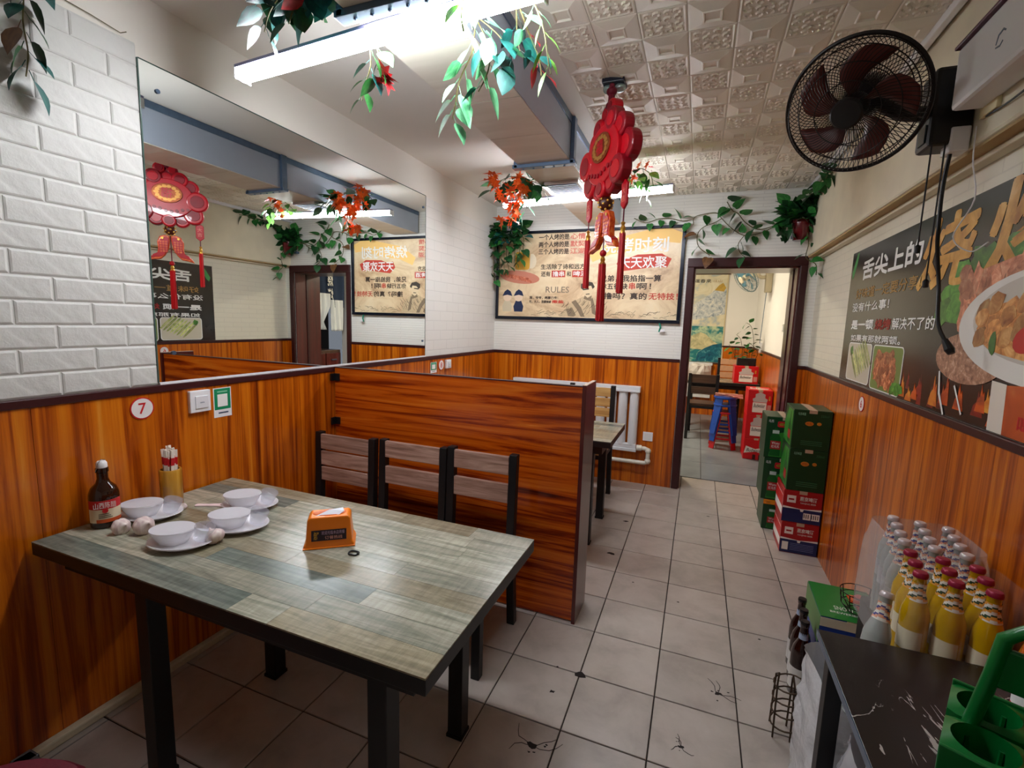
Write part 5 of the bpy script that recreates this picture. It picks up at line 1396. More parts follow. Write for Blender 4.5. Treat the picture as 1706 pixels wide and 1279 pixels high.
def vine(t, base, pts, r, ms, kind, size, every, droop=.5, seed=1, out=(0, -1, 0), stem=True):
    """stem through world points (stored relative to base) with alternate leaves"""
    rr = random.Random(seed); b0 = Vector(base)
    C = curve([Vector(p) - b0 for p in pts], 6)
    if stem: MB().tube(C, r, 5).build('stem', m_stem, t)
    acc = 0; side = 1
    for i in range(1, len(C)):
        acc += (C[i] - C[i - 1]).length
        if acc >= every:
            acc = 0; side = -side
            tg = (C[i] - C[i - 1]).normalized(); o = Vector(out)
            sd = tg.cross(o).normalized() * side
            d = sd * .8 + o * rr.uniform(.15, .7) + Vector((0, 0, -droop * rr.uniform(.4, 1.3))) + tg * .25
            s = size * rr.uniform(.75, 1.2)
            dn = d.normalized()
            leaf(kind, rr.choice(ms), t, C[i] + dn * .28 * s, d, s, rr.uniform(-.7, .7))

# pothos in the far right corner with runners over the doorway
PB = (.665, YF - .105, 2.135)
t = thing('trailing_pothos', 'pothos in a dark red pot above the doorway, runners trailing along the wall', 'plant', PB)
MB().lathe([(0, 0), (.048, 0), (.052, .004), (.066, .13), (.071, .132), (.071, .15), (.066, .15), (.064, .12), (0, .12)], (0, 0, 0), 24).build('pot', mat('dark red glazed pot', (96, 16, 24), .2, coat=.4), t, smooth=True)
MB().box(-.05, .05, .06, .105, .03, .05).build('wall_hook', m_steel, t)
yv = YF - .035
vine(t, PB, [(.665, YF - .10, 2.28), (.56, yv - .03, 2.30), (.47, yv, 2.26), (.37, yv, 2.245), (.28, yv, 2.30), (.22, yv - .01, 2.37), (.175, yv, 2.40), (.13, yv, 2.47)], .004, ['mid', 'dark', 'mid'], 'pothos', .095, .036, seed=3)
vine(t, PB, [(.47, yv, 2.25), (.40, yv, 2.215), (.28, yv, 2.20), (.18, yv, 2.26), (.10, yv, 2.34), (.06, yv, 2.385), (-.02, yv, 2.385), (-.11, yv, 2.36), (-.112, yv, 2.30)], .0035, ['mid'], 'pothos', .085, .10, seed=4)
vine(t, PB, [(.10, yv, 2.34), (.05, yv, 2.31), (-.03, yv, 2.28), (-.075, yv - .01, 2.22), (-.06, yv - .02, 2.12), (.03, yv - .035, 2.045)], .0035, ['mid', 'mid', 'dark', 'dry'], 'pothos', .085, .045, seed=5)
vine(t, PB, [(.28, yv, 2.20), (.24, yv - .01, 2.13), (.26, yv - .02, 2.06), (.30, yv - .04, 2.02)], .003, ['mid', 'dark'], 'pothos', .09, .04, seed=6)
vine(t, PB, [(-.11, yv, 2.35), (-.20, yv, 2.335), (-.30, yv, 2.36), (-.40, yv, 2.36), (-.50, yv - .02, 2.33), (-.60, yv - .03, 2.37)], .0035, ['mid', 'dark'], 'pothos', .085, .045, seed=7)
vine(t, PB, [(.68, YF - .10, 2.28), (.70, YF - .14, 2.20), (.715, YF - .17, 2.10), (.71, YF - .16, 2.0), (.78, YF - .15, 1.95), (.79, YF - .15, 1.87)], .0035, ['mid', 'dark'], 'pothos', .085, .055, seed=8)
for q, sd_ in enumerate((11, 12, 13, 14)):
    vine(t, PB, [(.68, YF - .11, 2.28), (.69 + .015 * q, YF - .10 - .01 * q, 2.36), (.68 + .03 * q, YF - .20 - .03 * q, 2.43 + .02 * q), (.69 + .008 * q, YF - .42 - .09 * q, 2.47)], .003, ['dark', 'dark', 'mid'], 'pothos', .09, .026, seed=sd_)
rr = random.Random(21)
for k in range(95):
    a_ = rr.uniform(0, 2 * PI); e = rr.uniform(-.2, 1.0)
    d = Vector((math.cos(a_), -abs(math.sin(a_)) * .8 + .15, e))
    leaf('pothos', rr.choice(['dark', 'dark', 'mid']), t, Vector((0, 0, .15)) + Vector((d.x * .10, d.y * .07, d.z * .10)) * rr.uniform(.4, 1.7), d, .09 * rr.uniform(.7, 1.2), rr.uniform(-1, 1))
for k in range(10):
    leaf('pothos', 'dark', t, Vector((-.10 + rr.uniform(-.06, .05), -.03, .05 + rr.uniform(-.05, .1))), (rr.uniform(-1, .3), -.5, rr.uniform(-1, .2)), .075, rr.uniform(-1, 1))

# bushy pothos at the top left of the sign
PB = (-1.74, YF - .10, 2.20)
t = thing('hanging_pothos', 'bushy dark green hanging plant over the left corner of the sign', 'plant', PB)
MB().lathe([(0, 0), (.045, 0), (.06, .10), (.064, .11), (.058, .11), (0, .10)], (0, 0, .02), 20).build('pot', mat('grey plastic pot', (120, 124, 128), .4), t, smooth=True)
MB().box(-.04, .04, .05, .10, .06, .08).build('wall_hook', m_steel, t)
rr = random.Random(5)
for k in range(7):
    x0 = -1.89 + .05 * k
    vine(t, PB, [(-1.74, YF - .11, 2.33), (x0 * .5 - .87, YF - .15, 2.36 - .01 * abs(k - 3)), (x0 - .0, YF - .13, 2.22), (x0 - .015 + rr.uniform(-.02, .02), YF - .10, 2.02 + .02 * k), (x0 - .01, YF - .08, 1.80 + .045 * k + rr.uniform(-.02, .05))], .003, ['dark', 'dark', 'mid'], 'oval' if k % 3 == 2 else 'pothos', .08, .034, seed=30 + k)
for k in range(90):
    a_ = rr.uniform(0, 2 * PI); d = Vector((math.cos(a_), -abs(math.sin(a_)) - .1, rr.uniform(-.5, .7)))
    leaf('pothos', rr.choice(['dark', 'dark', 'mid', 'teal']), t, Vector((d.x * .17 * rr.uniform(.2, 1.1), max(d.y, -1) * .08, .06 + d.z * .16)), d, .08 * rr.uniform(.7, 1.2), rr.uniform(-1, 1))

# artificial vines hung on the duct round the near batten
def garland(label, base, strands, name='artificial_vine'):
    t = thing(name, label, 'plant', base)
    for i, (pts, kind, ms, size, every, sd_) in enumerate(strands):
        vine(t, base, pts, .0022, ms, kind, size, every, .8, sd_, out=(.1, -.6, -.3))
    return t
b0 = (-.70, 1.31, 2.33)
t = garland('pale green artificial leaves hanging over the right part of the near light', b0, [
    ([(-.70, 1.34, 2.34), (-.67, 1.27, 2.33), (-.665, 1.245, 2.27), (-.655, 1.24, 2.225)], 'oval', ['lime', 'pale'], .075, .020, 41),
    ([(-.70, 1.40, 2.34), (-.72, 1.42, 2.27), (-.76, 1.42, 2.20), (-.775, 1.42, 2.13), (-.785, 1.42, 2.085)], 'oval', ['pale'], .088, .018, 42),
    ([(-.69, 1.40, 2.34), (-.66, 1.42, 2.27), (-.67, 1.43, 2.21), (-.70, 1.43, 2.16)], 'oval', ['pale', 'pale', 'teal'], .085, .018, 43),
    ([(-.68, 1.38, 2.34), (-.62, 1.40, 2.29), (-.58, 1.41, 2.23)], 'oval', ['pale', 'teal', 'teal'], .08, .016, 44)])
b0 = (-.48, 1.36, 2.34)
t = garland('long thin strand of yellow green leaves at the right end of the near light', b0, [
    ([(-.55, 1.34, 2.35), (-.50, 1.34, 2.33), (-.462, 1.34, 2.25), (-.445, 1.34, 2.17), (-.435, 1.34, 2.13)], 'slim', ['lime', 'pale'], .060, .024, 51),
    ([(-.55, 1.36, 2.35), (-.53, 1.40, 2.29), (-.50, 1.42, 2.22), (-.49, 1.42, 2.17)], 'oval', ['teal', 'pale', 'red'], .065, .02, 52),
    ([(-.56, 1.38, 2.35), (-.57, 1.42, 2.29), (-.56, 1.43, 2.24)], 'oval', ['teal', 'red', 'teal'], .065, .018, 53)])
b0 = (-1.10, 1.34, 2.33)
t = garland('short sprig of green leaves and a red maple leaf below the near light', b0, [
    ([(-1.06, 1.36, 2.34), (-1.07, 1.38, 2.27), (-1.10, 1.39, 2.22), (-1.115, 1.39, 2.17)], 'oval', ['teal', 'mid'], .07, .022, 61),
    ([(-1.04, 1.36, 2.34), (-1.03, 1.38, 2.27), (-1.035, 1.39, 2.22)], 'oval', ['mid', 'teal'], .065, .022, 62)])
for k in range(5): leaf('maple', 'red', t, Vector((.08, .06, -.10)), (math.cos(k * 1.25 - .9) * .9, -.3, math.sin(k * 1.25 - .9) - .5), .06, rnd.uniform(-.4, .4))
b0 = (-1.25, 1.22, 2.40)
t = garland('dark bluish artificial foliage bunched above the left half of the near light', b0, [
    ([(-0.950, 1.22, 2.43), (-1.080, 1.22, 2.47), (-1.200, 1.20, 2.44), (-1.300, 1.20, 2.38), (-1.330, 1.20, 2.32)], 'oval', ['dark', 'teal'], .078, .014, 71),
    ([(-0.950, 1.20, 2.45), (-1.100, 1.18, 2.43), (-1.180, 1.18, 2.36), (-1.210, 1.18, 2.31)], 'oval', ['dark', 'teal'], .078, .014, 72),
    ([(-0.950, 1.20, 2.42), (-1.050, 1.17, 2.42), (-1.120, 1.17, 2.36)], 'oval', ['teal', 'red', 'teal'], .07, .014, 73),
    ([(-0.960, 1.24, 2.47), (-1.150, 1.24, 2.50), (-1.300, 1.23, 2.46), (-1.340, 1.22, 2.42)], 'pothos', ['dark', 'teal'], .07, .014, 74)])
rr = random.Random(15)
for k in range(46):
    p = Vector((rr.uniform(-.12, .17), rr.uniform(-.05, .05), rr.uniform(-.04, .08)))
    leaf('oval' if k % 2 else 'pothos', rr.choice(['dark', 'dark', 'teal']), t, p, (rr.uniform(-1, 1), rr.uniform(-1, .2), rr.uniform(-1, .3)), .07 * rr.uniform(.7, 1.2), rr.uniform(-1, 1))
# flower sprays on the far part of the duct
b0 = (-1.24, 3.28, 2.33)
t = garland('spray of orange maple leaves and green sprigs left of the ornament, hung from the duct', b0, [
    ([(-1.03, 3.1, 2.345), (-1.22, 3.12, 2.42), (-1.33, 3.14, 2.42), (-1.40, 3.14, 2.36)], 'oval', ['dark', 'mid'], .095, .016, 81),
    ([(-1.03, 3.12, 2.345), (-1.16, 3.08, 2.40), (-1.10, 3.06, 2.36), (-1.02, 3.06, 2.30)], 'oval', ['dark', 'mid'], .095, .016, 82),
    ([(-1.15, 3.1, 2.36), (-1.22, 3.10, 2.30), (-1.20, 3.10, 2.22), (-1.21, 3.10, 2.17)], 'slim', ['lime', 'mid'], .085, .018, 83),
    ([(-1.12, 3.1, 2.36), (-1.14, 3.08, 2.28), (-1.13, 3.08, 2.20)], 'slim', ['lime', 'pale'], .085, .018, 84)], 'flower_spray')
rr = random.Random(9)
for k in range(22):
    p = Vector((rr.uniform(-.19, .12), rr.uniform(-.24, -.14), rr.uniform(-.10, .10)))
    if k > 16: p = Vector((-.02 + rr.uniform(-.05, .05), -.19, -.17 + rr.uniform(-.04, .05)))
    for q in range(3): leaf('maple', 'orange', t, p, (math.cos(q * 2.1 + k), -.4, math.sin(q * 2.1 + k) - .4), .075 * rr.uniform(.8, 1.2), rr.uniform(-.5, .5))
b0 = (-.42, 3.20, 2.33)
t = garland('yellow green and orange leaf spray right of the ornament, on the far light', b0, [
    ([(-.50, 3.285, 2.328), (-.44, 3.18, 2.42), (-.36, 3.14, 2.38), (-.33, 3.14, 2.30)], 'oval', ['lime', 'mid'], .075, .026, 91),
    ([(-.50, 3.285, 2.328), (-.43, 3.14, 2.36), (-.38, 3.12, 2.28), (-.37, 3.12, 2.22)], 'oval', ['lime', 'lime'], .07, .026, 92)], 'flower_spray')
for k in range(12): leaf('maple', 'orange' if k % 3 else 'red', t, Vector((rr.uniform(-.08, .06), -.07, rr.uniform(-.1, .12))), (math.cos(k * 2.1), -.4, math.sin(k * 2.1) - .2), .06, 0)
# dry vine hanging on the left wall, top left of the frame
b0 = (XL + .03, .87, 2.42)
t = thing('ivy_sprig', 'dusty dark green sprig hanging at the top of the left brick wall', 'plant', b0)
vine(t, b0, [(XL + .02, .87, 2.47), (XL + .025, .875, 2.36), (XL + .03, .865, 2.27), (XL + .03, .87, 2.19), (XL + .03, .86, 2.12)], .002, ['dark', 'teal', 'dark', 'dry'], 'oval', .085, .022, 1.2, 95, out=(1, -.2, 0))

# plant box on the red carton of the back room
t = thing('planter_box', 'small dark planter with a leggy green plant on the red carton in the back room', 'plant', (.63, 7.17, .955))
MB().box(-.12, .11, -.07, .07, 0, .10).build('trough', m_black, t, bevel=.006)
for k, (x, h, top) in enumerate(((-.06, .26, .32), (.05, .42, .30), (.10, .16, .2), (-.14, .12, .2), (.0, .1, .1))):
    b0 = (.63, 7.17, .955)
    vine(t, b0, [(.63 + x, 7.15, 1.05), (.63 + x * 1.2, 7.12, 1.05 + h * .5), (.63 + x * 1.1 - .04, 7.10, 1.05 + h), (.63 + x - .1, 7.10, 1.05 + h + .06)], .003, ['mid', 'dark', 'mid'], 'oval', .085, .032, .3, 100 + k)

# ------------------------------------------------------------------ red hanging ornament
m_orn = mat('glossy red flocked board', (196, 8, 30), .3, vary=.12, bscale=30, coat=.3)
m_orn2 = mat('dark crimson board', (146, 6, 28), .35, vary=.15, bscale=30, coat=.2)
m_orng = ramp_mat('orange red foil', [(0.3, (196, 40, 10)), (0.55, (236, 96, 30)), (0.8, (250, 170, 80))], (40, 40, 40), 1.3, 4, .5, rough=.3)
m_tas = ramp_mat('red tassel thread', [(0.3, (168, 6, 14)), (0.6, (220, 14, 24)), (0.8, (240, 40, 40))], (160, 160, 4), 1.0, 3, .2, rough=.5)
th = thing('lamp_holder', 'dark ceiling lamp holder with a small glass bulb above the red ornament', 'lamp', (-.445, 2.315, ZC - .016))
MB().box(-.05, .05, -.045, .045, -.006, .016).build('base', mat('dark navy plastic', (22, 30, 48), .35), th, bevel=.004)
for sx in (-1, 1): MB().sphere((.026 * sx, 0, -.016), .026, 16, 10, sc=(1, 1, .75)).build('glass_lobe', mat('silvery glass', (170, 190, 190), .1, metal=.5), th, smooth=True)
MB().tube([(0, 0, -.004), (0, -.002, -.05)], .006, 8).build('hook', m_black, th)
OB = Vector((-.44, 2.235, 2.20)); ud = Vector((-.616, .788, 0))
orn = thing('hanging_ornament', 'big red festive ornament with twin fish and three tassels hanging from the ceiling', 'ornament', OB)
OF = Fr((0, 0, 0), (-ud.x, -ud.y, 0))          # faces the aisle; u runs towards the camera
if OF.n.x < 0: pass
ORn = OF.n
up_top = 2.49 - OB.z
MB().tube([(0, 0, up_top), (0, 0, .30), (0, 0, .20)], [.006, .012, .016], 8).build('cord', mat('crimson cord', (110, 8, 36), .6), orn, smooth=True)
for z in (.27, .21): MB().sphere((0, 0, z), .024, 12, 8, sc=(1, 1, .8)).build('knot', MATS['crimson cord'], orn, smooth=True)
# layered scalloped board: lobes staggered in depth
mb = MB(); mb2 = MB()
MB().prism(ell(0, 0.0, .150, .125, 36), -.036, .036, 0, OF.M).build('heart_board', m_orn, orn, bevel=.005)
lobes = [(0, .135, .050), (-.072, .130, .048), (.072, .130, .048), (-.128, .085, .052), (.128, .085, .052), (-.165, -.005, .066), (.165, -.005, .066), (-.140, -.095, .060), (.140, -.095, .060), (-.07, -.130, .050), (.07, -.130, .050), (0, -.145, .042), (-.03, .185, .036), (.04, .19, .034)]
for k, (u, v, r_) in enumerate(lobes):
    d = .012 * ((k % 3) - 1)
    o = MB().prism(ell(u, v, r_, r_, 22), d - .026, d + .026, 0, OF.M).build('lobe', m_orn if k % 2 else m_orn2, orn, bevel=.010, seg=3)
    MB().prism(ell(u, v, r_ * .62, r_ * .62, 18), d - .029, d + .029, 0, OF.M).build('lobe_boss', m_orn2 if k % 2 else m_orn, o, bevel=.002)
for sgn in (-1, 1):
    d0, d1 = (.036, .043) if sgn > 0 else (-.043, -.036)
    MB().prism(ell(0, .03, .085, .062, 30), d0, d1, 0, OF.M).build('gold_medallion', mat('bronze foil', (150, 74, 36), .35, metal=.5, vary=.3, bscale=60), orn, bevel=.002)
    cw = MB()
    for k in range(14):
        a_ = 2 * PI * k / 14; cw.prism(blob(.06 * math.cos(a_), .03 + .043 * math.sin(a_), .014, .010, 8, .2), d0 - .002 if sgn < 0 else d1 - .001, d0 + .001 if sgn < 0 else d1 + .002, 0, OF.M)
    cw.build('engraved_relief', mat('brown gold relief', (196, 140, 70), .35, metal=.5), orn)
    FT2 = Fr(OF.n * (d1 + .0005 if sgn > 0 else d0 - .0005), OF.u * sgn)
    FT2.text('福', -.032, .032, .0, .062, m_orn, orn, .003, .02)
    mb = MB()
    for k in range(8): mb.prism(ell(-.11 + .031 * k, -.075 + .01 * math.cos(k), .010, .010, 10), d0, d1, 0, OF.M)
    mb.build('studs', m_orn2, orn)
ball = MB().sphere((0, 0, -.205), .034, 16, 12).build('woven_ball', mat('dark brown bead', (78, 34, 22), .35), orn, smooth=True)
mb = MB()
for k in range(26):
    a_ = k * 2.399; z = 1 - 2 * (k + .5) / 26; q = math.sqrt(1 - z * z)
    mb.sphere((.035 * q * math.cos(a_), .035 * q * math.sin(a_), -.205 + .035 * z), .0055, 6, 4)
mb.build('gold_beads', m_gold, ball, smooth=True)
# twin fish
for sgn in (-1, 1):
    pts = [(0.004, -.245), (.03, -.238), (.06, -.25), (.075, -.285), (.072, -.33), (.078, -.365), (.115, -.385), (.132, -.415), (.095, -.405), (.06, -.40), (.035, -.375), (.012, -.33), (.004, -.28)]
    pts = [(u * sgn, v) for u, v in pts]
    if sgn < 0: pts = pts[::-1]
    f_ = MB().prism(pts, -.014, .014, 0, OF.M).build('fish', m_orng, orn, bevel=.004)
    MB().prism([(u * .82 + sgn * .006, -.315 + (v + .315) * .82) for u, v in pts], -.017, .017, 0, OF.M).build('fish_relief', m_orn, f_, bevel=.002)
    mb = MB()
    for i in range(5):
        for j in range(3): mb.prism(ell(sgn * (.024 + j * .016), -.285 - i * .016, .0065, .0065, 8), -.019, .019, 0, OF.M)
    mb.build('fish_scales', m_orng, f_)
    MB().prism(ell(sgn * .045, -.262, .007, .007, 12), -.020, .020, 0, OF.M).build('fish_eye', m_gold, f_)
def tassel(u, ztop, zcap, zend, tagz=None, r_=.013):
    p = OF.u * u
    MB().tube([(p.x, p.y, ztop), (p.x, p.y, zcap)], .003, 6).build('tassel_cord', MATS['crimson cord'], orn)
    if tagz:
        tg_ = MB().prism([(u - .024, tagz[1]), (u - .024, tagz[0] + .02), (u, tagz[0]), (u + .024, tagz[0] + .02), (u + .024, tagz[1]), (u, tagz[1] + .02)], -.006, .006, 0, OF.M).build('tag', m_orn, orn, bevel=.003)
        for sg_ in (1, -1):
            [Fr(OF.n * .0062 * sg_, OF.u * sg_).text(ch_, u * sg_ - .014, u * sg_ + .014, tagz[0] + z_, tagz[0] + z_ + .026, mat('pink gold print', (232, 130, 110), .4), tg_, .0006, .01) for ch_, z_ in (('大', .062), ('吉', .030))]
    MB().lathe([(.004, .05), (.010, .045), (.006, .035), (.012, .022), (.009, .012), (r_ * .9, .0), (0, 0)], (p.x, p.y, zcap), 14).build('gold_cap', m_gold, orn, smooth=True)
    mb = MB(); n = 26
    for k in range(n):
        a_ = k * 2.4; q = r_ * math.sqrt((k + .5) / n)
        mb.tube([(p.x + q * .8 * math.cos(a_), p.y + q * .8 * math.sin(a_), zcap + .004), (p.x + q * math.cos(a_), p.y + q * math.sin(a_), zend + .004 * (k % 3))], .0032, 5)
    mb.build('tassel', m_tas, orn)
tassel(0, -.24, -.475, -.735, None, .018)
MB().sphere((0, 0, -.425), .016, 12, 8).build('bead', m_orn, orn, smooth=True)
tassel(.17, -.02, -.365, -.615, (-.265, -.16))
tassel(-.17, -.02, -.345, -.575, (-.26, -.16))

# ------------------------------------------------------------------ wall fan
m_fblk = mat('black fan plastic', (18, 18, 20), .35)
m_blade = mat('smoky red fan blade', (88, 34, 28), .4)
m_cage = mat('black cage wire', (26, 20, 18), .4, metal=.4)
def fan(label, name, loc, axis, R, cage_m, blade_m, body_m, mount, nb=5, nw=84, plate=None):
    t = thing(name, label, 'fan', loc)
    a = Vector(axis).normalized(); uu = Vector((0, 0, 1)).cross(a).normalized(); vv = a.cross(uu)
    M = Matrix((uu, vv, a)).transposed().to_4x4()
    # cage
    for sgn, nm, depth in ((1, 'front_guard', .068), (-1, 'rear_guard', .075)):
        mb = MB()
        for k in range(nw):
            t0 = 2 * PI * k / nw; P = []
            for q in (0, .25, .5, .75, .92, 1):
                rr_ = .045 + (R - .045) * q
                tw = t0 + sgn * .55 * (1 - q)
                P.append((rr_ * math.cos(tw), rr_ * math.sin(tw), sgn * depth * math.sqrt(max(0, 1 - q ** 3))))
            mb.tube(P, .0011, 4, cap=False, M=M)
        for q in (.30, .62, .88):
            rr_ = .045 + (R - .045) * q
            mb.tube([(rr_ * math.cos(2 * PI * k / 40), rr_ * math.sin(2 * PI * k / 40), sgn * depth * math.sqrt(1 - q ** 3)) for k in range(40)], .0017, 5, True, M=M)
        mb.build(nm, cage_m, t)
    MB().tube([(R * math.cos(2 * PI * k / 64), R * math.sin(2 * PI * k / 64), 0) for k in range(64)], .0065, 8, True, M=M).build('rim', cage_m, t, smooth=True)
    for k in range(nb):
        t0 = 2 * PI * k / nb + .35; vs_ = []; fs = []
        rows = 9; cols = 5
        for i in range(rows):
            q = i / (rows - 1); rr_ = .035 + (R * .86 - .035) * q
            wd = (.26 + .62 * math.sin(min(1, q * 1.15) * PI * .62)) * (1 - .35 * max(0, q - .8) / .2)
            sw = -.55 * q * q
            for j in range(cols):
                s_ = j / (cols - 1) - .5
                an = t0 + sw + s_ * wd * .95
                vs_.append((rr_ * math.cos(an), rr_ * math.sin(an), .026 * s_ * 1.5 * (1 - .3 * q) - .005))
        for i in range(rows - 1):
            for j in range(cols - 1):
                a_ = i * cols + j; fs.append((a_, a_ + 1, a_ + cols + 1, a_ + cols))
        mb = MB().add(vs_, fs, 0, M)
        o = mb.build('blade', blade_m, t, smooth=True)
        so = o.modifiers.new('thick', 'SOLIDIFY'); so.thickness = .003
    MB().lathe([(0, -.02), (.04, -.02), (.042, .01), (.03, .028), (0, .03)], (0, 0, 0), 20, 0, M).build('blade_hub', body_m, t, smooth=True)
    MB().lathe([(0, .060), (.046, .060), (.046, .070), (.040, .076), (0, .078)], (0, 0, 0), 24, 0, M).build('guard_badge', body_m, t, smooth=True)
    MB().lathe([(.0, -.19), (.045, -.185), (.06, -.16), (.062, -.10), (.05, -.072), (0, -.07)], (0, 0, 0), 24, 0, M).build('motor_housing', body_m, t, smooth=True)
    back = M @ Vector((0, 0, -.13)); mt = Vector(mount) - Vector(loc)
    mid = (back + mt) / 2 + Vector((0, 0, -.03))
    MB().tube(curve([back, mid, mt], 5), [.022] * 5 + [.024] * 6, 10).build('arm', body_m, t, smooth=True)
    return t, mt
fn, mt = fan('black wall fan with smoky red blades high on the right wall', 'wall_fan', (.405, 1.90, 2.165), (-.42, -.74, -.54), .196, m_cage, m_blade, m_fblk, (.665, 2.01, 2.16))
MB().box(mt.x - .035, mt.x + .075, mt.y - .05, mt.y + .06, mt.z - .115, mt.z + .12).build('wall_bracket', m_fblk, fn, bevel=.012)
MB().box(mt.x - .040, mt.x - .034, mt.y - .03, mt.y + .02, mt.z - .10, mt.z - .045).build('switch_window', mat('dark glossy window', (40, 60, 66), .1), fn)
for k, (dx, zend) in enumerate(((-.022, 1.71), (.012, 1.60))):
    p = MB().tube([(mt.x + dx, mt.y - .045, mt.z - .11), (mt.x + dx - .002, mt.y - .05, zend - 2.165 + .02)], .0025, 6).build('pull_cord', m_black, fn)
    MB().lathe([(0, 0), (.008, .002), (.009, .022), (.004, .028), (0, .028)], (mt.x + dx - .002, mt.y - .05, zend - 2.165), 10).build('pull_knob', m_black, p)
# pale wall fan of the back room
f2_, mt2 = fan('pale grey green wall fan in the back room seen through the doorway', 'wall_fan', (.50, 6.85, 2.10), (-.75, -.35, -.50), .20, mat('pale grey cage', (96, 120, 124), .4), mat('pale green blade', (84, 140, 160), .3), mat('cream fan plastic', (226, 214, 184), .4), (.76, 6.97, 2.12), 5, 36)
MB().box(mt2.x - .02, mt2.x + .06, mt2.y - .05, mt2.y + .05, mt2.z - .2, mt2.z + .08).build('wall_bracket', MATS['cream fan plastic'], f2_, bevel=.01)
MB().tube([(mt2.x, mt2.y - .05, mt2.z - .2), (mt2.x - .02, mt2.y - .05, mt2.z - .85)], .004, 6).build('pull_cord', m_steel, f2_)

# white electric box, adapter, cords
t = thing('electric_box', 'white plastic box on the beam beside the black wall fan', 'box', (.74, 1.66, 2.118))
MB().box(-.085, 0, -.27, .245, 0, .175).build('box_body', m_white, t, bevel=.012)
MB().box(-.092, 0, -.275, .25, .175, .186).build('lid', mat('dark magenta lid edge', (86, 26, 44), .4), t, bevel=.003)
FB = Fr((-.0852, 0, 0), (0, -1, 0)); FB.polys('emblem', [stroke([(-.02, .075), (-.012, .095), (.008, .10), (.02, .092)], .003), stroke([(-.02, .068), (.0, .064), (.012, .072)], .0025)], m_steel, t, 0, .0008)
t = thing('plug_adapter', 'white cube plug adapter under the fan on the beam edge', 'adapter', (.735, 1.99, 2.02))
MB().box(-.05, .0, -.035, .03, 0, .075).build('body', m_white, t, bevel=.005); MB().box(-.0515, -.05, -.02, .02, .02, .055).build('socket_face', mat('switch rocker', (226, 226, 230), .3), t, bevel=.002)
t = thing('wall_socket', 'cream double socket on the beam beside the cube adapter', 'socket', (.74, 1.86, 2.09))
MB().box(-.012, 0, -.045, .045, 0, .07).build('plate', mat('cream socket plate', (222, 206, 160), .4), t, bevel=.002); MB().tube([(-.013, -.02, .045), (-.012, -.02, .045)], .006, 8).build('hole', m_black, t)
t = thing('power_cord', 'thick black power cord hanging from the adapter in front of the poster', 'cord', (.70, 1.98, 2.05))
pth = curve([(.0, .0, 0), (-.005, .01, -.13), (-.004, .0, -.27), (.02, .05, -.33), (.04, .06, -.44), (.03, .0, -.56), (.045, -.03, -.62)], 6)
MB().tube(pth, .006, 8).build('cable', m_black, t, smooth=True)
e0, e1 = Vector(pth[-2]), Vector(pth[-1]); dd = (e1 - e0).normalized()
MB().tube([e1 - dd * .005, e1 + dd * .03, e1 + dd * .045], [.009, .014, .010], 10).build('plug', m_black, t)
t = thing('loose_wire', 'thin white loose wires sagging below the cream socket', 'wire', (.735, 1.90, 2.06))
MB().tube(curve([(0, .03, .02), (.0, .02, -.08), (.01, .0, -.20), (-.01, .05, -.30), (.03, .03, -.35), (.05, -.02, -.33)], 6), .002, 5).build('strand', m_white, t)
MB().tube(curve([(-.01, .08, .20), (-.02, .09, .1), (-.02, .10, .02)], 6), .003, 5).build('strand', mat('cream wire', (220, 206, 160), .5), t)
MB().tube(curve([(0, -.02, .03), (-.005, -.2, .02), (0, -.5, .05), (0, -.8, .03)], 6), .003, 5).build('strand', m_black, t)
# wall crack of the brick sheet edge / bare wire at the top left
t = thing('bare_wire', 'thin dark wire stuck near the top of the left brick wall', 'wire', (XL + .01, 1.0, 2.40))
MB().tube([(0, -.25, .012), (0, -.1, .005), (0, .05, -.004), (0, .135, -.014), (.006, .15, -.004)], .0016, 5).build('strand', m_stem, t)

# scroll painting in the back room
t = thing('scroll_painting', 'tall hanging landscape painting with a blue green mountain in the back room', 'painting', (.02, IY - .014, .875))
SF = Fr((0, 0, 0), (1, 0, 0))
SF.rect('backing', -.42, .36, 0, 1.44, mat('beige silk mount', (214, 200, 160), .6), t, 0, .004)
SF.rect('sky_field', -.40, .34, .60, 1.43, ramp_mat('painted mist', [(0.3, (236, 230, 206)), (0.5, (222, 214, 180)), (0.65, (160, 180, 190)), (0.8, (240, 236, 222))], (2.4, 1, 3.4), 1.6, 6, 1.2), t, .004, .005)
SF.rect('water_field', -.40, .34, .01, .60, ramp_mat('painted waves', [(0.3, (12, 92, 110)), (0.45, (30, 130, 130)), (0.6, (190, 210, 170)), (0.75, (222, 214, 160))], (3, 1, 5), 1.3, 6, 1.4), t, .004, .005)
SF.poly('ridge_paint', [(-.4, .72), (-.25, .86), (-.1, .98), (.02, 1.06), (.12, 1.14), (.22, 1.24), (.30, 1.28), (.34, 1.18), (.34, .8), (.1, .74), (-.1, .70)], ramp_mat('painted ridge', [(0.3, (110, 130, 148)), (0.5, (198, 204, 204)), (0.7, (236, 232, 218)), (0.85, (120, 124, 110))], (8, 1, 8), 1.6, 7, 1.5), t, .005, .0056)
SF.poly('peak_paint', [(.16, 1.18), (.22, 1.26), (.28, 1.30), (.33, 1.22), (.30, 1.16)], mat('ochre peak', (196, 160, 66), .6, vary=.3, bscale=20), t, .0056, .006)
SF.poly('hill_paint', [(-.4, .26), (-.2, .40), (.0, .50), (.08, .47), (.2, .36), (.34, .28), (.34, .2), (-.1, .22)], ramp_mat('painted hill', [(0.3, (150, 150, 110)), (0.6, (216, 208, 160)), (0.8, (236, 228, 190))], (6, 1, 6), 1.4, 6, 1.0), t, .005, .0058)
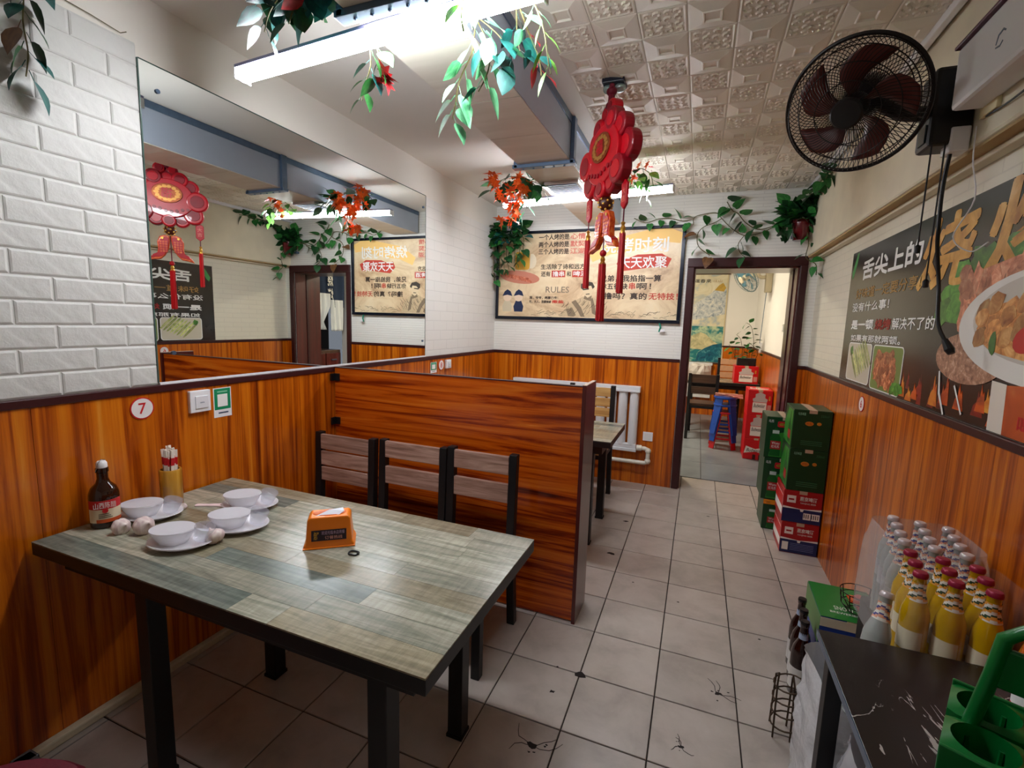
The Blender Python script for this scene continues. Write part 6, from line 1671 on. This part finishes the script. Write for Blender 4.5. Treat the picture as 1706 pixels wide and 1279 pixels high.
SF.poly('wave_paint', [(-.05, .02), (-.02, .16), (.08, .24), (.2, .30), (.34, .33), (.34, .02)], ramp_mat('deep blue wave', [(0.3, (4, 60, 90)), (0.55, (14, 110, 130)), (0.75, (120, 190, 190))], (10, 1, 10), 1.5, 6, 1.2), t, .0058, .0064)
SF.text('鴻運春来', -.24, .1, 1.30, 1.36, m_blacktxt, t, .0066, .01); SF.text('江山', .13, .26, 1.31, 1.35, m_ochre, t, .0066)
MB().tube([(-.44, -.008, 1.44), (.38, -.008, 1.44)], .010, 8).build('top_rod', m_brownslat, t); MB().tube([(-.44, -.010, .0), (.38, -.010, .0)], .012, 8).build('bottom_rod', m_brownslat, t)
t = thing('wall_switch', 'small grey switch on the back room wall beside the doorway', 'switch', (IX - .0, 5.68, 1.43))
MB().box(-.012, 0, -.04, .04, 0, .08).build('plate', mat('grey switch', (196, 196, 186), .4), t, bevel=.002); MB().box(-.015, -.012, -.02, .02, .02, .06).build('rocker', m_white, t)
t = thing('number_sign', 'small white sign standing behind the back room planter', 'sign', (.80, 7.3, 1.13))
MB().box(-.02, .008, -.03, .03, 0, .14).build('plate', m_white, t, bevel=.002); MB().box(-.0215, -.02, -.008, .008, .04, .10).build('print', m_blacktxt, t)
# noren curtain at the side opening of the back room (seen in the mirror)
m_nav = mat('navy cotton', (16, 40, 72), .8, bump=.2, bscale=200); m_wc = mat('white cotton', (222, 226, 228), .8)
t = thing('door_curtain', 'navy and white half curtain with white writing in the side opening, seen in the mirror', 'curtain', (IX + .03, 5.14, 1.25))
def cloth(y0, y1, z0, z1, m, nm, d=0.0, amp=.012, tie=None):
    vs_ = []; fs = []; nx, nz = 16, 14
    for i in range(nz + 1):
        for k in range(nx + 1):
            q = k / nx; z = z0 + (z1 - z0) * i / nz; y = y0 + (y1 - y0) * q
            if tie:
                f_ = max(0, 1 - abs(z - tie[1]) / .22); y = y + (tie[0] - y) * .8 * f_
            vs_.append((d + amp * math.sin(q * 16 + i * .15), y, z))
    for i in range(nz):
        for k in range(nx):
            a_ = i * (nx + 1) + k; fs.append((a_, a_ + 1, a_ + nx + 2, a_ + nx + 1))
    o = MB().add(vs_, fs).build(nm, m, t, smooth=True)
    so = o.modifiers.new('thick', 'SOLIDIFY'); so.thickness = .003
    return o
cloth(-.27, .27, .32, .80, m_nav, 'navy_panel')
cloth(-.27, -.02, .02, .50, m_wc, 'white_panel', -.02, .012, (-.18, .12)); cloth(.0, .22, .0, .42, m_wc, 'white_panel', -.02)
MB().tube([(0, -.29, .80), (0, .29, .80)], .010, 8).build('curtain_rod', m_brownslat, t)
CF = Fr((-.018, 0, 0), (0, -1, 0)); CF.text('烧', -.05, .05, .60, .76, m_whitetxt, t, .001, .01); CF.text('烤', -.05, .05, .42, .57, m_whitetxt, t, .001, .01)
t = thing('kitchen_cabinet', 'dark brown cabinet in the side opening under the curtain, seen in the mirror', 'cabinet', (1.05, 5.12, 0))
MB().box(-.12, .22, -.3, .3, 0, .98).build('carcass', m_brownslat, t, bevel=.004); 
for s_ in (-1, 1):
    d_ = MB().box(-.135, -.12, .15 * s_ - .14, .15 * s_ + .14, .1, .94).build('door', m_door, t, bevel=.003)
    MB().box(-.15, -.135, .15 * s_ - .05, .15 * s_ + .05, .84, .855).build('handle', m_steel, d_)
